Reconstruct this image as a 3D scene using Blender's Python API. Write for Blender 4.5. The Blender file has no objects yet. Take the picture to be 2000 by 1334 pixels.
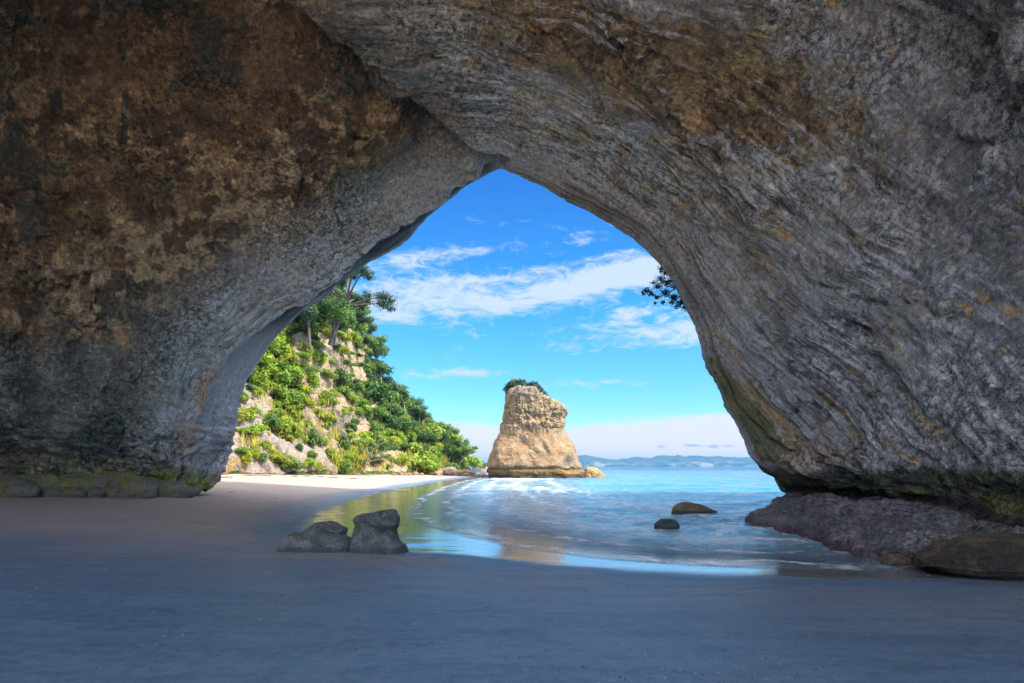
import bpy, math, random
import numpy as np
random.seed(7); RNG = np.random.default_rng(11)
F = 1150.0; H = 1.7; HZ = 910.0; CX = 1000.0
scene = bpy.context.scene
col = scene.collection
R = math.radians

def W(px, py, d):
    return np.array([(px - CX) / F * d, d, H + (HZ - py) / F * d])

# ------------------------------------------------------------------ noise
_perm = RNG.permutation(256); _perm = np.concatenate([_perm, _perm, _perm])
_g = RNG.normal(size=(256, 3)); _g = (_g / np.linalg.norm(_g, axis=1)[:, None]).astype(np.float32)
def perlin(p):
    p = np.asarray(p, dtype=np.float64)
    i = np.floor(p).astype(np.int64); f = (p - i).astype(np.float32); i &= 255
    w = f * f * f * (f * (f * 6 - 15) + 10)
    out = np.zeros(len(p), np.float32)
    for dx in (0, 1):
        for dy in (0, 1):
            for dz in (0, 1):
                h = _perm[_perm[_perm[(i[:, 0] + dx) & 255] + ((i[:, 1] + dy) & 255)] + ((i[:, 2] + dz) & 255)]
                g = _g[h]
                d = g[:, 0] * (f[:, 0] - dx) + g[:, 1] * (f[:, 1] - dy) + g[:, 2] * (f[:, 2] - dz)
                ww = (w[:, 0] if dx else 1 - w[:, 0]) * (w[:, 1] if dy else 1 - w[:, 1]) * (w[:, 2] if dz else 1 - w[:, 2])
                out += d * ww
    return out * 1.6
def fbm(p, oct=4, scale=1.0, gain=0.5, off=0.0, ridge=False):
    p = np.asarray(p) * scale + off
    a = 1.0; s = 0; n = 0
    for k in range(oct):
        v = perlin(p + k * 17.3)
        if ridge: v = 1 - 2 * np.abs(v)
        s = s + a * v; n += a; a *= gain; p = p * 2.03
    return s / n
def sm(x, a, b):
    t = np.clip((x - a) / (b - a), 0, 1); return t * t * (3 - 2 * t)
def lerp(a, b, t):
    t = np.asarray(t)[:, None]; return a * (1 - t) + b * t
def C(*c): return np.array(c, dtype=np.float64)[None, :]
def segdist(x, y, poly):
    """distance to a polyline, and position along it"""
    best = np.full(x.shape, 1e9); where = np.zeros(x.shape)
    for k in range(len(poly) - 1):
        ax, ay = poly[k][:2]; bx, by = poly[k + 1][:2]
        dx, dy = bx - ax, by - ay; L = dx * dx + dy * dy
        t = np.clip(((x - ax) * dx + (y - ay) * dy) / L, 0, 1)
        d = np.hypot(x - ax - t * dx, y - ay - t * dy)
        m = d < best; best[m] = d[m]; where[m] = (k + t)[m]
    return best, where
def inpoly(x, y, poly):
    ins = np.zeros(x.shape, bool); n = len(poly)
    for k in range(n):
        x0, y0 = poly[k]; x1, y1 = poly[(k + 1) % n]
        if y0 == y1: continue
        c = ((y0 > y) != (y1 > y)) & (x < (x1 - x0) * (y - y0) / (y1 - y0) + x0)
        ins ^= c
    return ins

# ------------------------------------------------------------------ mesh helpers
def mesh_from(name, verts, faces, smooth=True):
    me = bpy.data.meshes.new(name)
    verts = np.asarray(verts, np.float32); faces = np.asarray(faces, np.int32)
    me.vertices.add(len(verts)); me.vertices.foreach_set("co", verts.ravel())
    nf, k = faces.shape
    me.loops.add(nf * k); me.loops.foreach_set("vertex_index", faces.ravel())
    me.polygons.add(nf); me.polygons.foreach_set("loop_start", np.arange(0, nf * k, k, dtype=np.int32))
    me.polygons.foreach_set("loop_total", np.full(nf, k, np.int32))
    me.update(calc_edges=True)
    me.polygons.foreach_set("use_smooth", np.full(nf, smooth))
    return me
def grid_faces(ns, nt, wrap=False):
    """verts index = t*ns + s"""
    s = np.arange(ns if wrap else ns - 1); t = np.arange(nt - 1)
    S, T = np.meshgrid(s, t); S = S.ravel(); T = T.ravel(); S1 = (S + 1) % ns
    return np.stack([T * ns + S, T * ns + S1, (T + 1) * ns + S1, (T + 1) * ns + S], 1)
def vattr(me, name, data):
    data = np.asarray(data, np.float32)
    if data.ndim == 1:
        a = me.attributes.new(name, 'FLOAT', 'POINT'); a.data.foreach_set("value", data)
    elif data.shape[1] == 3 and not name.startswith('v_'):
        a = me.attributes.new(name, 'FLOAT_COLOR', 'POINT')
        a.data.foreach_set("color", np.concatenate([data, np.ones((len(data), 1), np.float32)], 1).ravel())
    else:
        a = me.attributes.new(name, 'FLOAT_VECTOR', 'POINT'); a.data.foreach_set("vector", data.ravel())
def grid_normals(P, ns, nt):
    G = P.reshape(nt, ns, 3)
    ds = np.gradient(G, axis=1); dt = np.gradient(G, axis=0)
    n = np.cross(ds, dt); n /= np.linalg.norm(n, axis=2)[..., None] + 1e-9
    return n.reshape(-1, 3)
def link(name, me, mat=None, parent=None, loc=(0, 0, 0)):
    o = bpy.data.objects.new(name, me); col.objects.link(o); o.location = loc
    if mat is not None and me is not None and not me.materials: me.materials.append(mat)
    if parent is not None: o.parent = parent
    return o
def tag(o, label=None, cat=None, group=None, kind=None):
    if label: o['label'] = label
    if cat: o['category'] = cat
    if group: o['group'] = group
    if kind: o['kind'] = kind
    return o
def recenter(me, c):
    n = len(me.vertices); a = np.empty(n * 3, np.float32); me.vertices.foreach_get('co', a)
    a = a.reshape(-1, 3) - np.asarray(c, np.float32)
    me.vertices.foreach_set('co', a.ravel()); me.update()

# ------------------------------------------------------------------ node helpers
class NT:
    def __init__(s, tree): s.t = tree; tree.nodes.clear()
    def n(s, typ, **kw):
        nd = s.t.nodes.new(typ); ins = kw.pop('i', {})
        for k, v in kw.items(): setattr(nd, k, v)
        for k, v in ins.items():
            sock = nd.inputs[k]
            if isinstance(v, bpy.types.NodeSocket): s.t.links.new(v, sock)
            elif v is not None: sock.default_value = v
        return nd
    def math(s, op, a, b=None, c=None, clamp=False):
        return s.n('ShaderNodeMath', operation=op, use_clamp=clamp, i={0: a, 1: b, 2: c}).outputs[0]
    def vmath(s, op, a, b=None, out=0):
        return s.n('ShaderNodeVectorMath', operation=op, i={0: a, 1: b}).outputs[out]
    def noise(s, vec, scale, detail=4, rough=0.55, dist=0.0, color=False):
        nd = s.n('ShaderNodeTexNoise', i={'Vector': vec, 'Scale': scale, 'Detail': detail, 'Roughness': rough, 'Distortion': dist})
        return nd.outputs['Color' if color else 'Fac']
    def ramp(s, v, a, b, lo=0.0, hi=1.0, smooth=True):
        return s.n('ShaderNodeMapRange', interpolation_type='SMOOTHSTEP' if smooth else 'LINEAR',
                   i={'Value': v, 'From Min': a, 'From Max': b, 'To Min': lo, 'To Max': hi}).outputs[0]
    def mix(s, f, a, b, blend='MIX'):
        nd = s.n('ShaderNodeMix', data_type='RGBA', blend_type=blend)
        for k, v in ((0, f), (6, a), (7, b)):
            if isinstance(v, bpy.types.NodeSocket): s.t.links.new(v, nd.inputs[k])
            else: nd.inputs[k].default_value = (tuple(v) + (1,))[:4] if isinstance(v, (tuple, list)) else v
        return nd.outputs[2]
    def attr(s, name, out='Fac'):
        return s.n('ShaderNodeAttribute', attribute_name=name).outputs[out]
    def mapping(s, vec, scale=(1, 1, 1), rot=(0, 0, 0), loc=(0, 0, 0)):
        return s.n('ShaderNodeMapping', i={'Vector': vec, 'Scale': scale, 'Rotation': rot, 'Location': loc}).outputs[0]
    def bump(s, h, strength=0.5, dist=0.1, normal=None):
        return s.n('ShaderNodeBump', i={'Height': h, 'Strength': strength, 'Distance': dist, 'Normal': normal}).outputs[0]
def newmat(name):
    m = bpy.data.materials.new(name); m.use_nodes = True
    return m, NT(m.node_tree)
def finish(T, **pr):
    b = T.n('ShaderNodeBsdfPrincipled', i=pr)
    o = T.n('ShaderNodeOutputMaterial'); T.t.links.new(b.outputs[0], o.inputs[0]); return b

# rock with painted stains (attribute col), fine grain, pits and brushed streaks
def rock_material(name, pit=1.0, streak=0.0, rough=0.85, scale=1.0, vary=0.35, spec=0.3):
    m, T = newmat(name)
    pos = T.n('ShaderNodeTexCoord').outputs['Object']
    base = T.attr('col', 'Color')
    n1 = T.noise(pos, 1.3 * scale, 8, 0.62, 0.4)
    n2 = T.noise(pos, 7 * scale, 8, 0.72, 0.6)
    n3 = T.noise(pos, 26 * scale, 5, 0.7)
    vo = T.n('ShaderNodeTexVoronoi', feature='SMOOTH_F1', i={'Vector': T.vmath('ADD', pos, T.vmath('MULTIPLY', T.noise(pos, 5 * scale, 3, color=True), (0.25, 0.25, 0.25))),
             'Scale': 4.2 * scale, 'Smoothness': 0.35, 'Randomness': 1.0}).outputs['Distance']
    h = T.math('ADD', T.math('MULTIPLY', n2, 0.9), T.math('MULTIPLY', n3, 0.35))
    h = T.math('ADD', h, T.math('MULTIPLY', vo, 0.5 * pit))
    h = T.math('ADD', h, T.math('MULTIPLY', n1, 0.8))
    nm = T.noise(pos, 2.9 * scale, 7, 0.75, 1.2)
    crunch = T.math('SUBTRACT', T.ramp(vo, 0.05, 0.62), 0.5)
    f = T.math('ADD', T.math('MULTIPLY', T.math('SUBTRACT', n2, 0.5), 2.6), T.math('MULTIPLY', T.math('SUBTRACT', n3, 0.5), 1.8))
    f = T.math('ADD', f, T.math('MULTIPLY', T.math('SUBTRACT', nm, 0.5), 1.6))
    f = T.math('SUBTRACT', f, T.math('MULTIPLY', crunch, 0.30 * pit))
    if streak > 0:
        sv = T.attr('v_streak', 'Vector')
        s1 = T.noise(T.mapping(sv, (0.55, 5.5, 1)), 1.0, 7, 0.62, 0.5)
        s2 = T.noise(T.mapping(sv, (1.6, 17, 1)), 1.0, 5, 0.65, 0.3)
        sa = T.math('MULTIPLY', T.attr('streak_amt'), streak)
        st = T.math('ADD', T.math('MULTIPLY', T.math('SUBTRACT', s1, 0.5), 1.1), T.math('MULTIPLY', T.math('SUBTRACT', s2, 0.5), 1.2))
        st = T.math('MULTIPLY', st, sa)
        h = T.math('ADD', h, T.math('MULTIPLY', st, 0.9)); f = T.math('ADD', f, T.math('MULTIPLY', st, 1.3))
    mul = T.math('ADD', 1.0, T.math('MULTIPLY', f, vary * 2), clamp=False)
    sk = T.noise(T.mapping(pos, (1, 1, 1.15)), 5.5 * scale, 9, 0.78, 0.9)
    if streak > 0:
        ska = T.noise(T.mapping(sv, (1.1, 4.6, 1)), 1.0, 9, 0.72, 0.6)
        wv = T.ramp(T.attr('streak_amt'), 0.15, 0.75)
        sk = T.math('ADD', T.math('MULTIPLY', sk, T.math('SUBTRACT', 1.0, T.math('MULTIPLY', wv, 0.75))), T.math('MULTIPLY', ska, T.math('MULTIPLY', wv, 0.75)))
    ra = T.attr('grit') if streak > 0 else 1.0
    pm = T.ramp(sk, 0.40, 0.51, 1 - 0.52 * pit, 1.15)
    mul = T.math('ADD', T.math('MULTIPLY', T.math('SUBTRACT', T.math('MULTIPLY', mul, pm), 1.0), ra), 1.0)
    h = T.math('ADD', h, T.math('MULTIPLY', T.ramp(sk, 0.38, 0.56), 0.45 * pit))
    mul = T.math('MAXIMUM', mul, 0.25)
    cc = T.vmath('SCALE', base, None); T.t.links.new(mul, cc.node.inputs['Scale'])
    # hue drift of mineral grain
    hd = T.noise(pos, 3.1 * scale, 6, 0.7, 0.5, color=True)
    c2 = T.mix(0.22, cc, hd, 'OVERLAY')
    bmp = T.bump(h, 1.0, 0.26 / scale)
    finish(T, **{'Base Color': c2, 'Roughness': rough, 'Normal': bmp, 'Specular IOR Level': spec})
    return m

# ------------------------------------------------------------------ shoreline field
SHORE = [(-4000, 150), (-60, 140), (-15, 124), (-7.5, 110), (-4.2, 100), (-3.4, 92), (-4.6, 76), (-5.6, 62), (-5.4, 42), (-5.0, 33), (-4.4, 25.5), (-3.4, 19.6), (-2.2, 16.4), (-1.0, 14.2),
         (0.3, 12.2), (1.5, 11.0), (2.7, 10.35), (4.0, 9.95), (5.4, 9.8), (7.0, 9.7), (9.5, 9.2), (14, 8.6), (40, 8), (400, 4)]
def shore_d(x, y):
    d, _ = segdist(x, y, SHORE)
    sea = inpoly(x, y, SHORE + [(9000, 4), (9000, 9000), (-9000, 9000), (-9000, 150)])
    return np.where(sea, -d, d)
def sand_z(x, y):
    x = np.asarray(x, float); y = np.asarray(y, float)
    d = shore_d(x, y)
    z = np.where(d > 0, 0.020 * d + 0.034 * np.maximum(0, d - 6) * sm(y, 12, 30), 0.055 * d)
    z = np.clip(z, -4, 1.35)
    z = z - 6 * sm(y, 120, 170)
    return z
def gz(x, y): return float(sand_z(np.array([x]), np.array([y]))[0])

# ------------------------------------------------------------------ world, sun, camera
SUN = np.array([0.62, -0.32, 0.70]); SUN /= np.linalg.norm(SUN)
EL = math.asin(SUN[2]); AZ = math.atan2(SUN[0], SUN[1])
w = bpy.data.worlds.new("World"); scene.world = w; w.use_nodes = True
T = NT(w.node_tree)
sky = T.n('ShaderNodeTexSky', sky_type='NISHITA', sun_disc=False, sun_elevation=EL, sun_rotation=AZ,
          air_density=1.0, dust_density=0.6, ozone_density=2.2).outputs[0]
dirv = T.n('ShaderNodeTexCoord').outputs['Generated']
sp = T.n('ShaderNodeSeparateXYZ', i={0: dirv})
az = T.math('ARCTAN2', sp.outputs[0], sp.outputs[1])
hl = T.math('SQRT', T.math('ADD', T.math('MULTIPLY', sp.outputs[0], sp.outputs[0]), T.math('MULTIPLY', sp.outputs[1], sp.outputs[1])))
el = T.math('ARCTAN2', sp.outputs[2], hl)
tint = T.n('ShaderNodeValToRGB', i={0: T.ramp(el, 0.0, 0.55, smooth=False)})
cr = tint.color_ramp
cr.elements[0].position = 0.0; cr.elements[0].color = (0.62, 0.82, 1.0, 1)
cr.elements[1].position = 1.0; cr.elements[1].color = (0.20, 0.52, 1.0, 1)
e = cr.elements.new(0.22); e.color = (0.34, 0.74, 1.0, 1)
e = cr.elements.new(0.5); e.color = (0.18, 0.68, 1.0, 1)
e = cr.elements.new(0.85); e.color = (0.13, 0.50, 0.98, 1)
skyc = T.mix(1.0, sky, T.vmath('SCALE', tint.outputs[0], None), 'MULTIPLY')
for _n in T.t.nodes:
    if _n.type == 'VECT_MATH' and _n.operation == 'SCALE': _n.inputs['Scale'].default_value = 0.48
ae = T.n('ShaderNodeCombineXYZ', i={0: az, 1: el, 2: 0.0}).outputs[0]
def pa(px, py):
    x = (px - CX) / F; z = (HZ - py) / F
    return math.atan2(x, 1), math.atan2(z, math.hypot(x, 1))
def blob(px, py, rx, ry, ang, amp):
    a, e_ = pa(px, py)
    v = T.n('ShaderNodeMapping', vector_type='TEXTURE', i={'Vector': ae, 'Location': (a, e_, 0), 'Rotation': (0, 0, R(ang)), 'Scale': (rx / F, ry / F, 1)}).outputs[0]
    l = T.vmath('DOT_PRODUCT', v, v, out='Value')
    return T.math('MULTIPLY', T.math('POWER', 2.718, T.math('MULTIPLY', l, -1.0)), amp)
def clouds(blobs, nz, lo, hi):
    s = None
    for b in blobs:
        x = blob(*b); s = x if s is None else T.math('ADD', s, x)
    return T.ramp(T.math('ADD', s, nz), lo, hi)
m1 = T.mapping(ae, (7, 26, 1), (0, 0, R(-12)))
nA = T.noise(m1, 1.0, 9, 0.62, 1.3)
nB = T.noise(T.mapping(ae, (26, 60, 1), (0, 0, R(-20))), 1.0, 7, 0.7, 0.8)
nC = T.noise(T.mapping(ae, (9, 60, 1), (0, 0, R(-3))), 1.0, 6, 0.55, 0.4)
nz = T.math('ADD', T.math('MULTIPLY', T.math('SUBTRACT', nA, 0.5), 2.0), T.math('MULTIPLY', T.math('SUBTRACT', nB, 0.5), 1.9))
cirrus = clouds([(1000, 580, 190, 34, 4, 0.85), (1180, 545, 130, 22, 12, 0.95), (1290, 520, 110, 40, 8, 0.75), (800, 570, 110, 30, 5, 0.5),
                 (820, 503, 100, 18, 6, 0.85), (1140, 455, 70, 16, 14, 0.62), (950, 490, 90, 12, 6, 0.3),
                 (1310, 650, 120, 30, 3, 0.75), (1120, 655, 90, 20, 5, 0.35), (900, 600, 200, 50, 4, 0.2),
                 (910, 730, 130, 12, 2, 0.65), (1000, 700, 300, 60, 2, 0.08), (1240, 610, 90, 14, 10, 0.5), (760, 620, 90, 20, -8, 0.5), (1080, 520, 140, 10, 10, 0.5), (960, 545, 160, 10, 3, 0.5), (1200, 745, 200, 9, 2, 0.35), (1450, 600, 120, 60, 3, 0.5), (600, 560, 120, 60, 3, 0.4),
                 (-600, 300, 500, 140, 6, 0.45), (2600, 300, 500, 140, -6, 0.45)], nz, 0.24, 1.15)
nzb = T.math('MULTIPLY', T.math('SUBTRACT', nC, 0.5), 1.0)
bank = clouds([(1330, 865, 330, 36, 2, 1.15), (1700, 850, 400, 45, 0, 1.1), (850, 870, 170, 45, 0, 1.0), (500, 870, 300, 45, 0, 1.0), (1050, 895, 500, 22, 0, 0.6),
               (-800, 860, 900, 60, 0, 0.9), (3200, 860, 900, 60, 0, 0.9)], nzb, 0.35, 0.9)
puffs = clouds([(1292, 872, 12, 4, 0, 0.8), (1352, 870, 24, 4, -4, 0.9), (1395, 872, 11, 4, 0, 0.9), (1425, 871, 13, 4, 0, 0.8), (1230, 888, 22, 2, 0, 0.5), (890, 830, 60, 7, 0, 0.5)],
               T.math('MULTIPLY', T.math('SUBTRACT', nB, 0.5), 0.5), 0.3, 1.0)
SK = 0.11
hi = T.math('MAXIMUM', T.ramp(el, 0.62, 0.85), T.math('MULTIPLY', T.ramp(sp.outputs[1], 0.1, -0.3), T.ramp(el, 0.05, 0.3)))  # unseen bright cloud above and behind, added to light the cave
hi = T.math('MULTIPLY', hi, T.ramp(T.noise(dirv, 3.0, 7, 0.6, 0.6), 0.25, 0.55))
hi = T.math('MULTIPLY', hi, T.ramp(sp.outputs[1], -0.35, 0.25, 0.42, 1.0))
def cl(c, k=1.0): return tuple(x / SK * k for x in c)
c = T.mix(T.math('MULTIPLY', cirrus, 0.95), skyc, cl((0.66, 0.80, 1.0), 0.215))
c = T.mix(T.math('MULTIPLY', hi, 0.9), c, cl((0.93, 0.95, 1.0), 1.35))
c = T.mix(T.math('MULTIPLY', bank, 0.85), c, cl((0.93, 0.90, 0.92), 0.205))
c = T.mix(T.math('MULTIPLY', puffs, 0.6), c, cl((0.30, 0.45, 0.68), 0.17))
bg = T.n('ShaderNodeBackground', i={0: c, 1: SK}); o = T.n('ShaderNodeOutputWorld'); w.node_tree.links.new(bg.outputs[0], o.inputs[0])

sl = bpy.data.lights.new('sun', 'SUN'); sl.energy = 2.0; sl.angle = R(0.53); sl.color = (1.0, 0.90, 0.76)
so = bpy.data.objects.new('sun', sl); col.objects.link(so)
from mathutils import Vector
so.rotation_euler = Vector(SUN).to_track_quat('Z', 'Y').to_euler()
cam = bpy.data.cameras.new('camera'); co = bpy.data.objects.new('camera', cam); col.objects.link(co)
cam.lens = F / 2000 * 36; cam.sensor_width = 36; cam.shift_y = (HZ - 667) / 2000; cam.clip_end = 20000; cam.clip_start = 0.1
co.location = (0, 0, H); co.rotation_euler = (R(90), 0, 0); scene.camera = co
scene.view_settings.view_transform = 'Standard'; scene.view_settings.look = 'None'; scene.view_settings.gamma = 1
scene.view_settings.exposure = 2.3
scene.cycles.diffuse_bounces = 7; scene.cycles.max_bounces = 12; scene.cycles.sample_clamp_indirect = 6

# ------------------------------------------------------------------ rock arch (the sea cave)
cols_img = [  # rim, A, B, C, D : (px, py, distance)
 [(365, 972, 26.5), (322, 976, 26.0), (230, 980, 25.2), (105, 982, 24.2), (-40, 984, 23.0)],
 [(428, 900, 28.5), (345, 897, 26.0), (245, 900, 25.0), (115, 890, 23.8), (-50, 880, 22.2)],
 [(470, 772, 30.0), (375, 800, 26.6), (262, 770, 25.0), (115, 740, 23.3), (-70, 700, 21.0)],
 [(540, 655, 30.3), (432, 690, 27.2), (300, 610, 24.4), (125, 530, 22.0), (-90, 440, 19.0)],
 [(680, 537, 30.0), (592, 555, 27.6), (440, 450, 24.6), (240, 280, 21.3), (-10, 60, 17.8)],
 [(815, 445, 29.3), (765, 420, 27.2), (640, 360, 24.8), (430, 190, 21.4), (240, -60, 18.2)],
 [(900, 370, 28.5), (865, 350, 26.8), (775, 280, 24.9), (610, 105, 21.2), (450, -50, 18.3)],
 [(985, 335, 27.5), (958, 312, 26.6), (840, 232, 24.3), (700, 85, 20.8), (560, -60, 18.2)],
 [(1090, 380, 26.5), (1100, 350, 25.6), (1080, 235, 22.8), (1040, 70, 19.5), (1010, -120, 16.8)],
 [(1240, 460, 25.0), (1268, 425, 24.0), (1330, 320, 21.0), (1420, 130, 17.3), (1500, -90, 14.4)],
 [(1345, 595, 24.0), (1385, 560, 22.9), (1500, 450, 19.5), (1690, 250, 15.5), (1930, -10, 12.4)],
 [(1378, 700, 23.0), (1425, 680, 21.9), (1565, 590, 18.3), (1780, 470, 14.6), (2080, 300, 11.2)],
 [(1418, 785, 22.2), (1482, 785, 20.9), (1615, 730, 17.5), (1815, 665, 13.8), (2100, 580, 11.0)],
 [(1462, 886, 21.0), (1535, 898, 19.6), (1660, 888, 16.4), (1850, 890, 13.0), (2100, 905, 10.6)],
 [(1520, 935, 20.0), (1580, 940, 18.9), (1700, 948, 16.0), (1860, 962, 13.0), (2100, 990, 10.7)],
 [(1535, 964, 20.3), (1600, 967, 18.9), (1715, 974, 15.9), (1870, 988, 12.7), (2110, 1012, 10.4)],
 [(1500, 992, 19.4), (1575, 998, 17.0), (1690, 1015, 14.0), (1850, 1045, 11.6), (2090, 1075, 9.7)],
 [(1465, 1019, 18.0), (1560, 1046, 14.4), (1690, 1086, 11.2), (1830, 1106, 10.0), (2090, 1122, 9.2)],
]
th = [180, 176, 166, 150, 128, 112, 104, 96, 78, 60, 42, 28, 18, 8, 5, 4, 2, 0]
rings = []   # list over t of arrays (18,3)
core = [np.array([W(*c[k]) for c in cols_img]) for k in range(5)]
def ell(y, xl, xr, b, foot):
    out = []
    for k, t in enumerate(th):
        ct, st = math.cos(R(t)), math.sin(R(t))
        x = (ct * xr if ct > 0 else -ct * xl)
        out.append((x - (1.2 if k >= 16 else 0), y, b * st + (foot if k in (0, 17) else 0)))
    return np.array(out)
def outward(ring, dist, dy, zt=None):
    c = np.array([1.0, 0, 5.0]); v = ring - c; v[:, 1] = 0; v[0, 2] = 0; v[15:, 2] = 0; v[1, 2] *= .2
    v /= np.linalg.norm(v, axis=1)[:, None]
    r = ring + v * dist; r[:, 1] = r[:, 1] + dy
    if zt: r[:, 2] = np.minimum(r[:, 2], zt)
    return r
rim = core[0]
E1 = outward(rim, 1.6, 1.2); E2 = outward(rim, 6, 4.0); E3 = outward(rim, 12, 4.2, 19); E4 = outward(rim, 30, 5.5, 20)
# unseen cave rear shaped for light: roof cut for skylight, walls high against sun
R5 = ell(7, -21, 12.0, 18.0, 0)
mouth = [(-22, -14, 0), (-22, -14, 2), (-22, -13, 6), (-22, -12, 13), (-22, -8, 21), (-18, 5, 21), (-12, 9.0, 19.5), (-7, 8, 19), (0, 4, 18.5), (7, -1.5, 18.5),
         (12.5, -6, 18.5), (14.5, -9, 18), (15, -8, 13), (15, -7.5, 5), (15, -7.5, 3), (15, -7.5, 2), (14, -7.5, 1), (14, -7.5, 0)]
lift = np.clip(np.sin(np.radians(th)), 0, 1)
R5[:, 1] += 6.0 * lift ** 2; R5[:, 2] = np.minimum(R5[:, 2], 17.2)
R6 = np.array(mouth, float)
X1 = outward(R6, 2.0, -0.5); X1[:, 2] += 2 * lift; X2 = outward(R6, 5, -1.0, 26); X2[:, 2] = np.where(lift > .3, np.maximum(X2[:, 2], 24), X2[:, 2]); X3 = outward(R6, 38, -3, 26)
TOP = (E4 + X3) / 2; TOP[:, 2] += 0
seq = [E4, E3, E2, E1] + core + [R5, R6, X1, X2, X3]
nsub = [3, 5, 8, 14, 46, 130, 170, 120, 16, 16, 6, 6, 8]
# foot columns: under the sand or water
full = []
for r in seq:
    lo = r[0].copy(); lo[2] -= 1.6; lo[0] += 0.0
    ro = r[-1].copy(); ro[2] -= 1.2; ro += np.array([-0.5, -0.5, 0])
    full.append(np.vstack([lo, r, ro]))
full = np.array(full)            # (nr, 20, 3)
NR, NCc = full.shape[:2]
def cr_interp(A, ts, axis):
    A = np.moveaxis(A, axis, 0); n = len(A)
    i = np.clip(np.floor(ts).astype(int), 0, n - 2); f = (ts - i)
    p0 = A[np.clip(i - 1, 0, n - 1)]; p1 = A[i]; p2 = A[i + 1]; p3 = A[np.clip(i + 2, 0, n - 1)]
    f = f.reshape(-1, *([1] * (A.ndim - 1)))
    out = 0.5 * ((2 * p1) + (-p0 + p2) * f + (2 * p0 - 5 * p1 + 4 * p2 - p3) * f ** 2 + (-p0 + 3 * p1 - 3 * p2 + p3) * f ** 3)
    return np.moveaxis(out, 0, axis)
arc = np.linalg.norm(np.diff(full[5], axis=0), axis=1) + np.linalg.norm(np.diff(full[7], axis=0), axis=1); arc[0] = 1.2; arc[-1] = 1.2
NS = 940
cs = np.concatenate([[0], np.cumsum(arc)]); cs /= cs[-1]
sidx = np.interp(np.linspace(0, 1, NS), cs, np.arange(NCc))
tidx = np.concatenate([k + np.arange(n) / n for k, n in enumerate(nsub)] + [[len(nsub)]])
NTt = len(tidx)
G = cr_interp(cr_interp(full, sidx, 1), tidx, 0)
RT = 4.0        # t index of the rim
# exact silhouette
RIM = [(365, 972), (392, 952), (412, 935), (420, 918), (428, 900), (440, 868), (452, 832), (462, 800), (470, 768), (482, 738), (500, 706), (522, 676), (540, 655), (562, 632), (585, 612),
       (612, 590), (640, 565), (680, 537), (715, 514), (748, 497), (775, 484), (796, 470), (812, 446), (828, 426), (845, 412), (868, 396), (888, 378), (908, 362), (930, 349), (955, 339), (975, 335),
       (1003, 335), (1018, 341), (1034, 352), (1052, 360), (1075, 370), (1096, 382), (1115, 396), (1140, 404), (1160, 418), (1185, 430), (1205, 438), (1225, 450), (1248, 466), (1268, 484),
       (1285, 503), (1300, 522), (1318, 545), (1334, 572), (1346, 598), (1356, 625), (1366, 655), (1372, 675), (1377, 700), (1386, 722), (1398, 746), (1412, 775), (1428, 806), (1440, 830), (1454, 858),
       (1458, 876), (1466, 892), (1486, 908), (1506, 922), (1524, 938), (1534, 955), (1534, 966), (1520, 978), (1500, 992), (1480, 1006), (1465, 1019)]
rp = np.array(RIM, float); al = np.concatenate([[0], np.cumsum(np.hypot(*np.diff(rp, axis=0).T))])
uu = np.linspace(0, al[-1], 3000); rx = np.interp(uu, al, rp[:, 0]); ry = np.interp(uu, al, rp[:, 1])
uc = [uu[np.argmin((rx - c[0][0]) ** 2 + (ry - c[0][1]) ** 2)] for c in cols_img]
us = np.interp(np.clip(sidx - 1, 0, 17), np.arange(18), uc)
tx = np.interp(us, al, rp[:, 0]); ty = np.interp(us, al, rp[:, 1])
kr = int(np.argmin(np.abs(tidx - RT)))
cur = G[kr]; cd = cur[:, 1]
dX = (tx - CX) / F * cd - cur[:, 0]; dZ = H + (HZ - ty) / F * cd - cur[:, 2]
edge = sm(sidx, 0.3, 1) * (1 - sm(sidx, 18, 18.6)); dX *= edge; dZ *= edge
fall = np.exp(-np.abs(tidx - RT) * 1.6)
G[:, :, 0] += fall[:, None] * dX; G[:, :, 2] += fall[:, None] * dZ
P = G.reshape(-1, 3).copy()
SI = np.tile(sidx, NTt) - 1.0; TI = np.repeat(tidx, NS) - RT    # column index 0..17, ring index from the rim
N = -grid_normals(P, NS, NTt)
# make sure normals look into the cave
cen = np.array([0, 14, 5.0]); k = (kr + 60) * NS + NS // 2
if np.dot(N[k], cen - P[k]) < 0: N = -N
# streak coordinates (metres along the bedding, metres across)
U = SI * 2.6; V = TI * 4.0
q = 8.0 * (np.log(np.clip(TI, 0, 9) + 0.45) + 0.17 * (SI - 7) - 0.38 * np.log1p(np.exp((SI - 10.0) * 2.5)) / 2.5) + np.minimum(TI, 0) * 3
q = np.where(SI < 7, 8.0 * np.log(np.clip(TI, 0, 9) + 0.45) + np.minimum(TI, 0) * 3 - 0.35 * (7 - SI) , q)
SV = np.stack([U, q, np.zeros_like(U)], 1)
right = sm(SI, 6.7, 8.0); left = 1 - right
streak_amt = np.where(SI > 7, 1.0 - 0.55 * sm(TI, 2.0, 3.4), 1 - sm(TI, 1.0, 1.9)) * np.clip(1 - sm(SI, 14, 15.2), 0.15, 1)
px = CX + P[:, 0] / np.maximum(P[:, 1], 1) * F; py = HZ - (P[:, 2] - H) / np.maximum(P[:, 1], 1) * F
vis = (P[:, 1] > 5)
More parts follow.
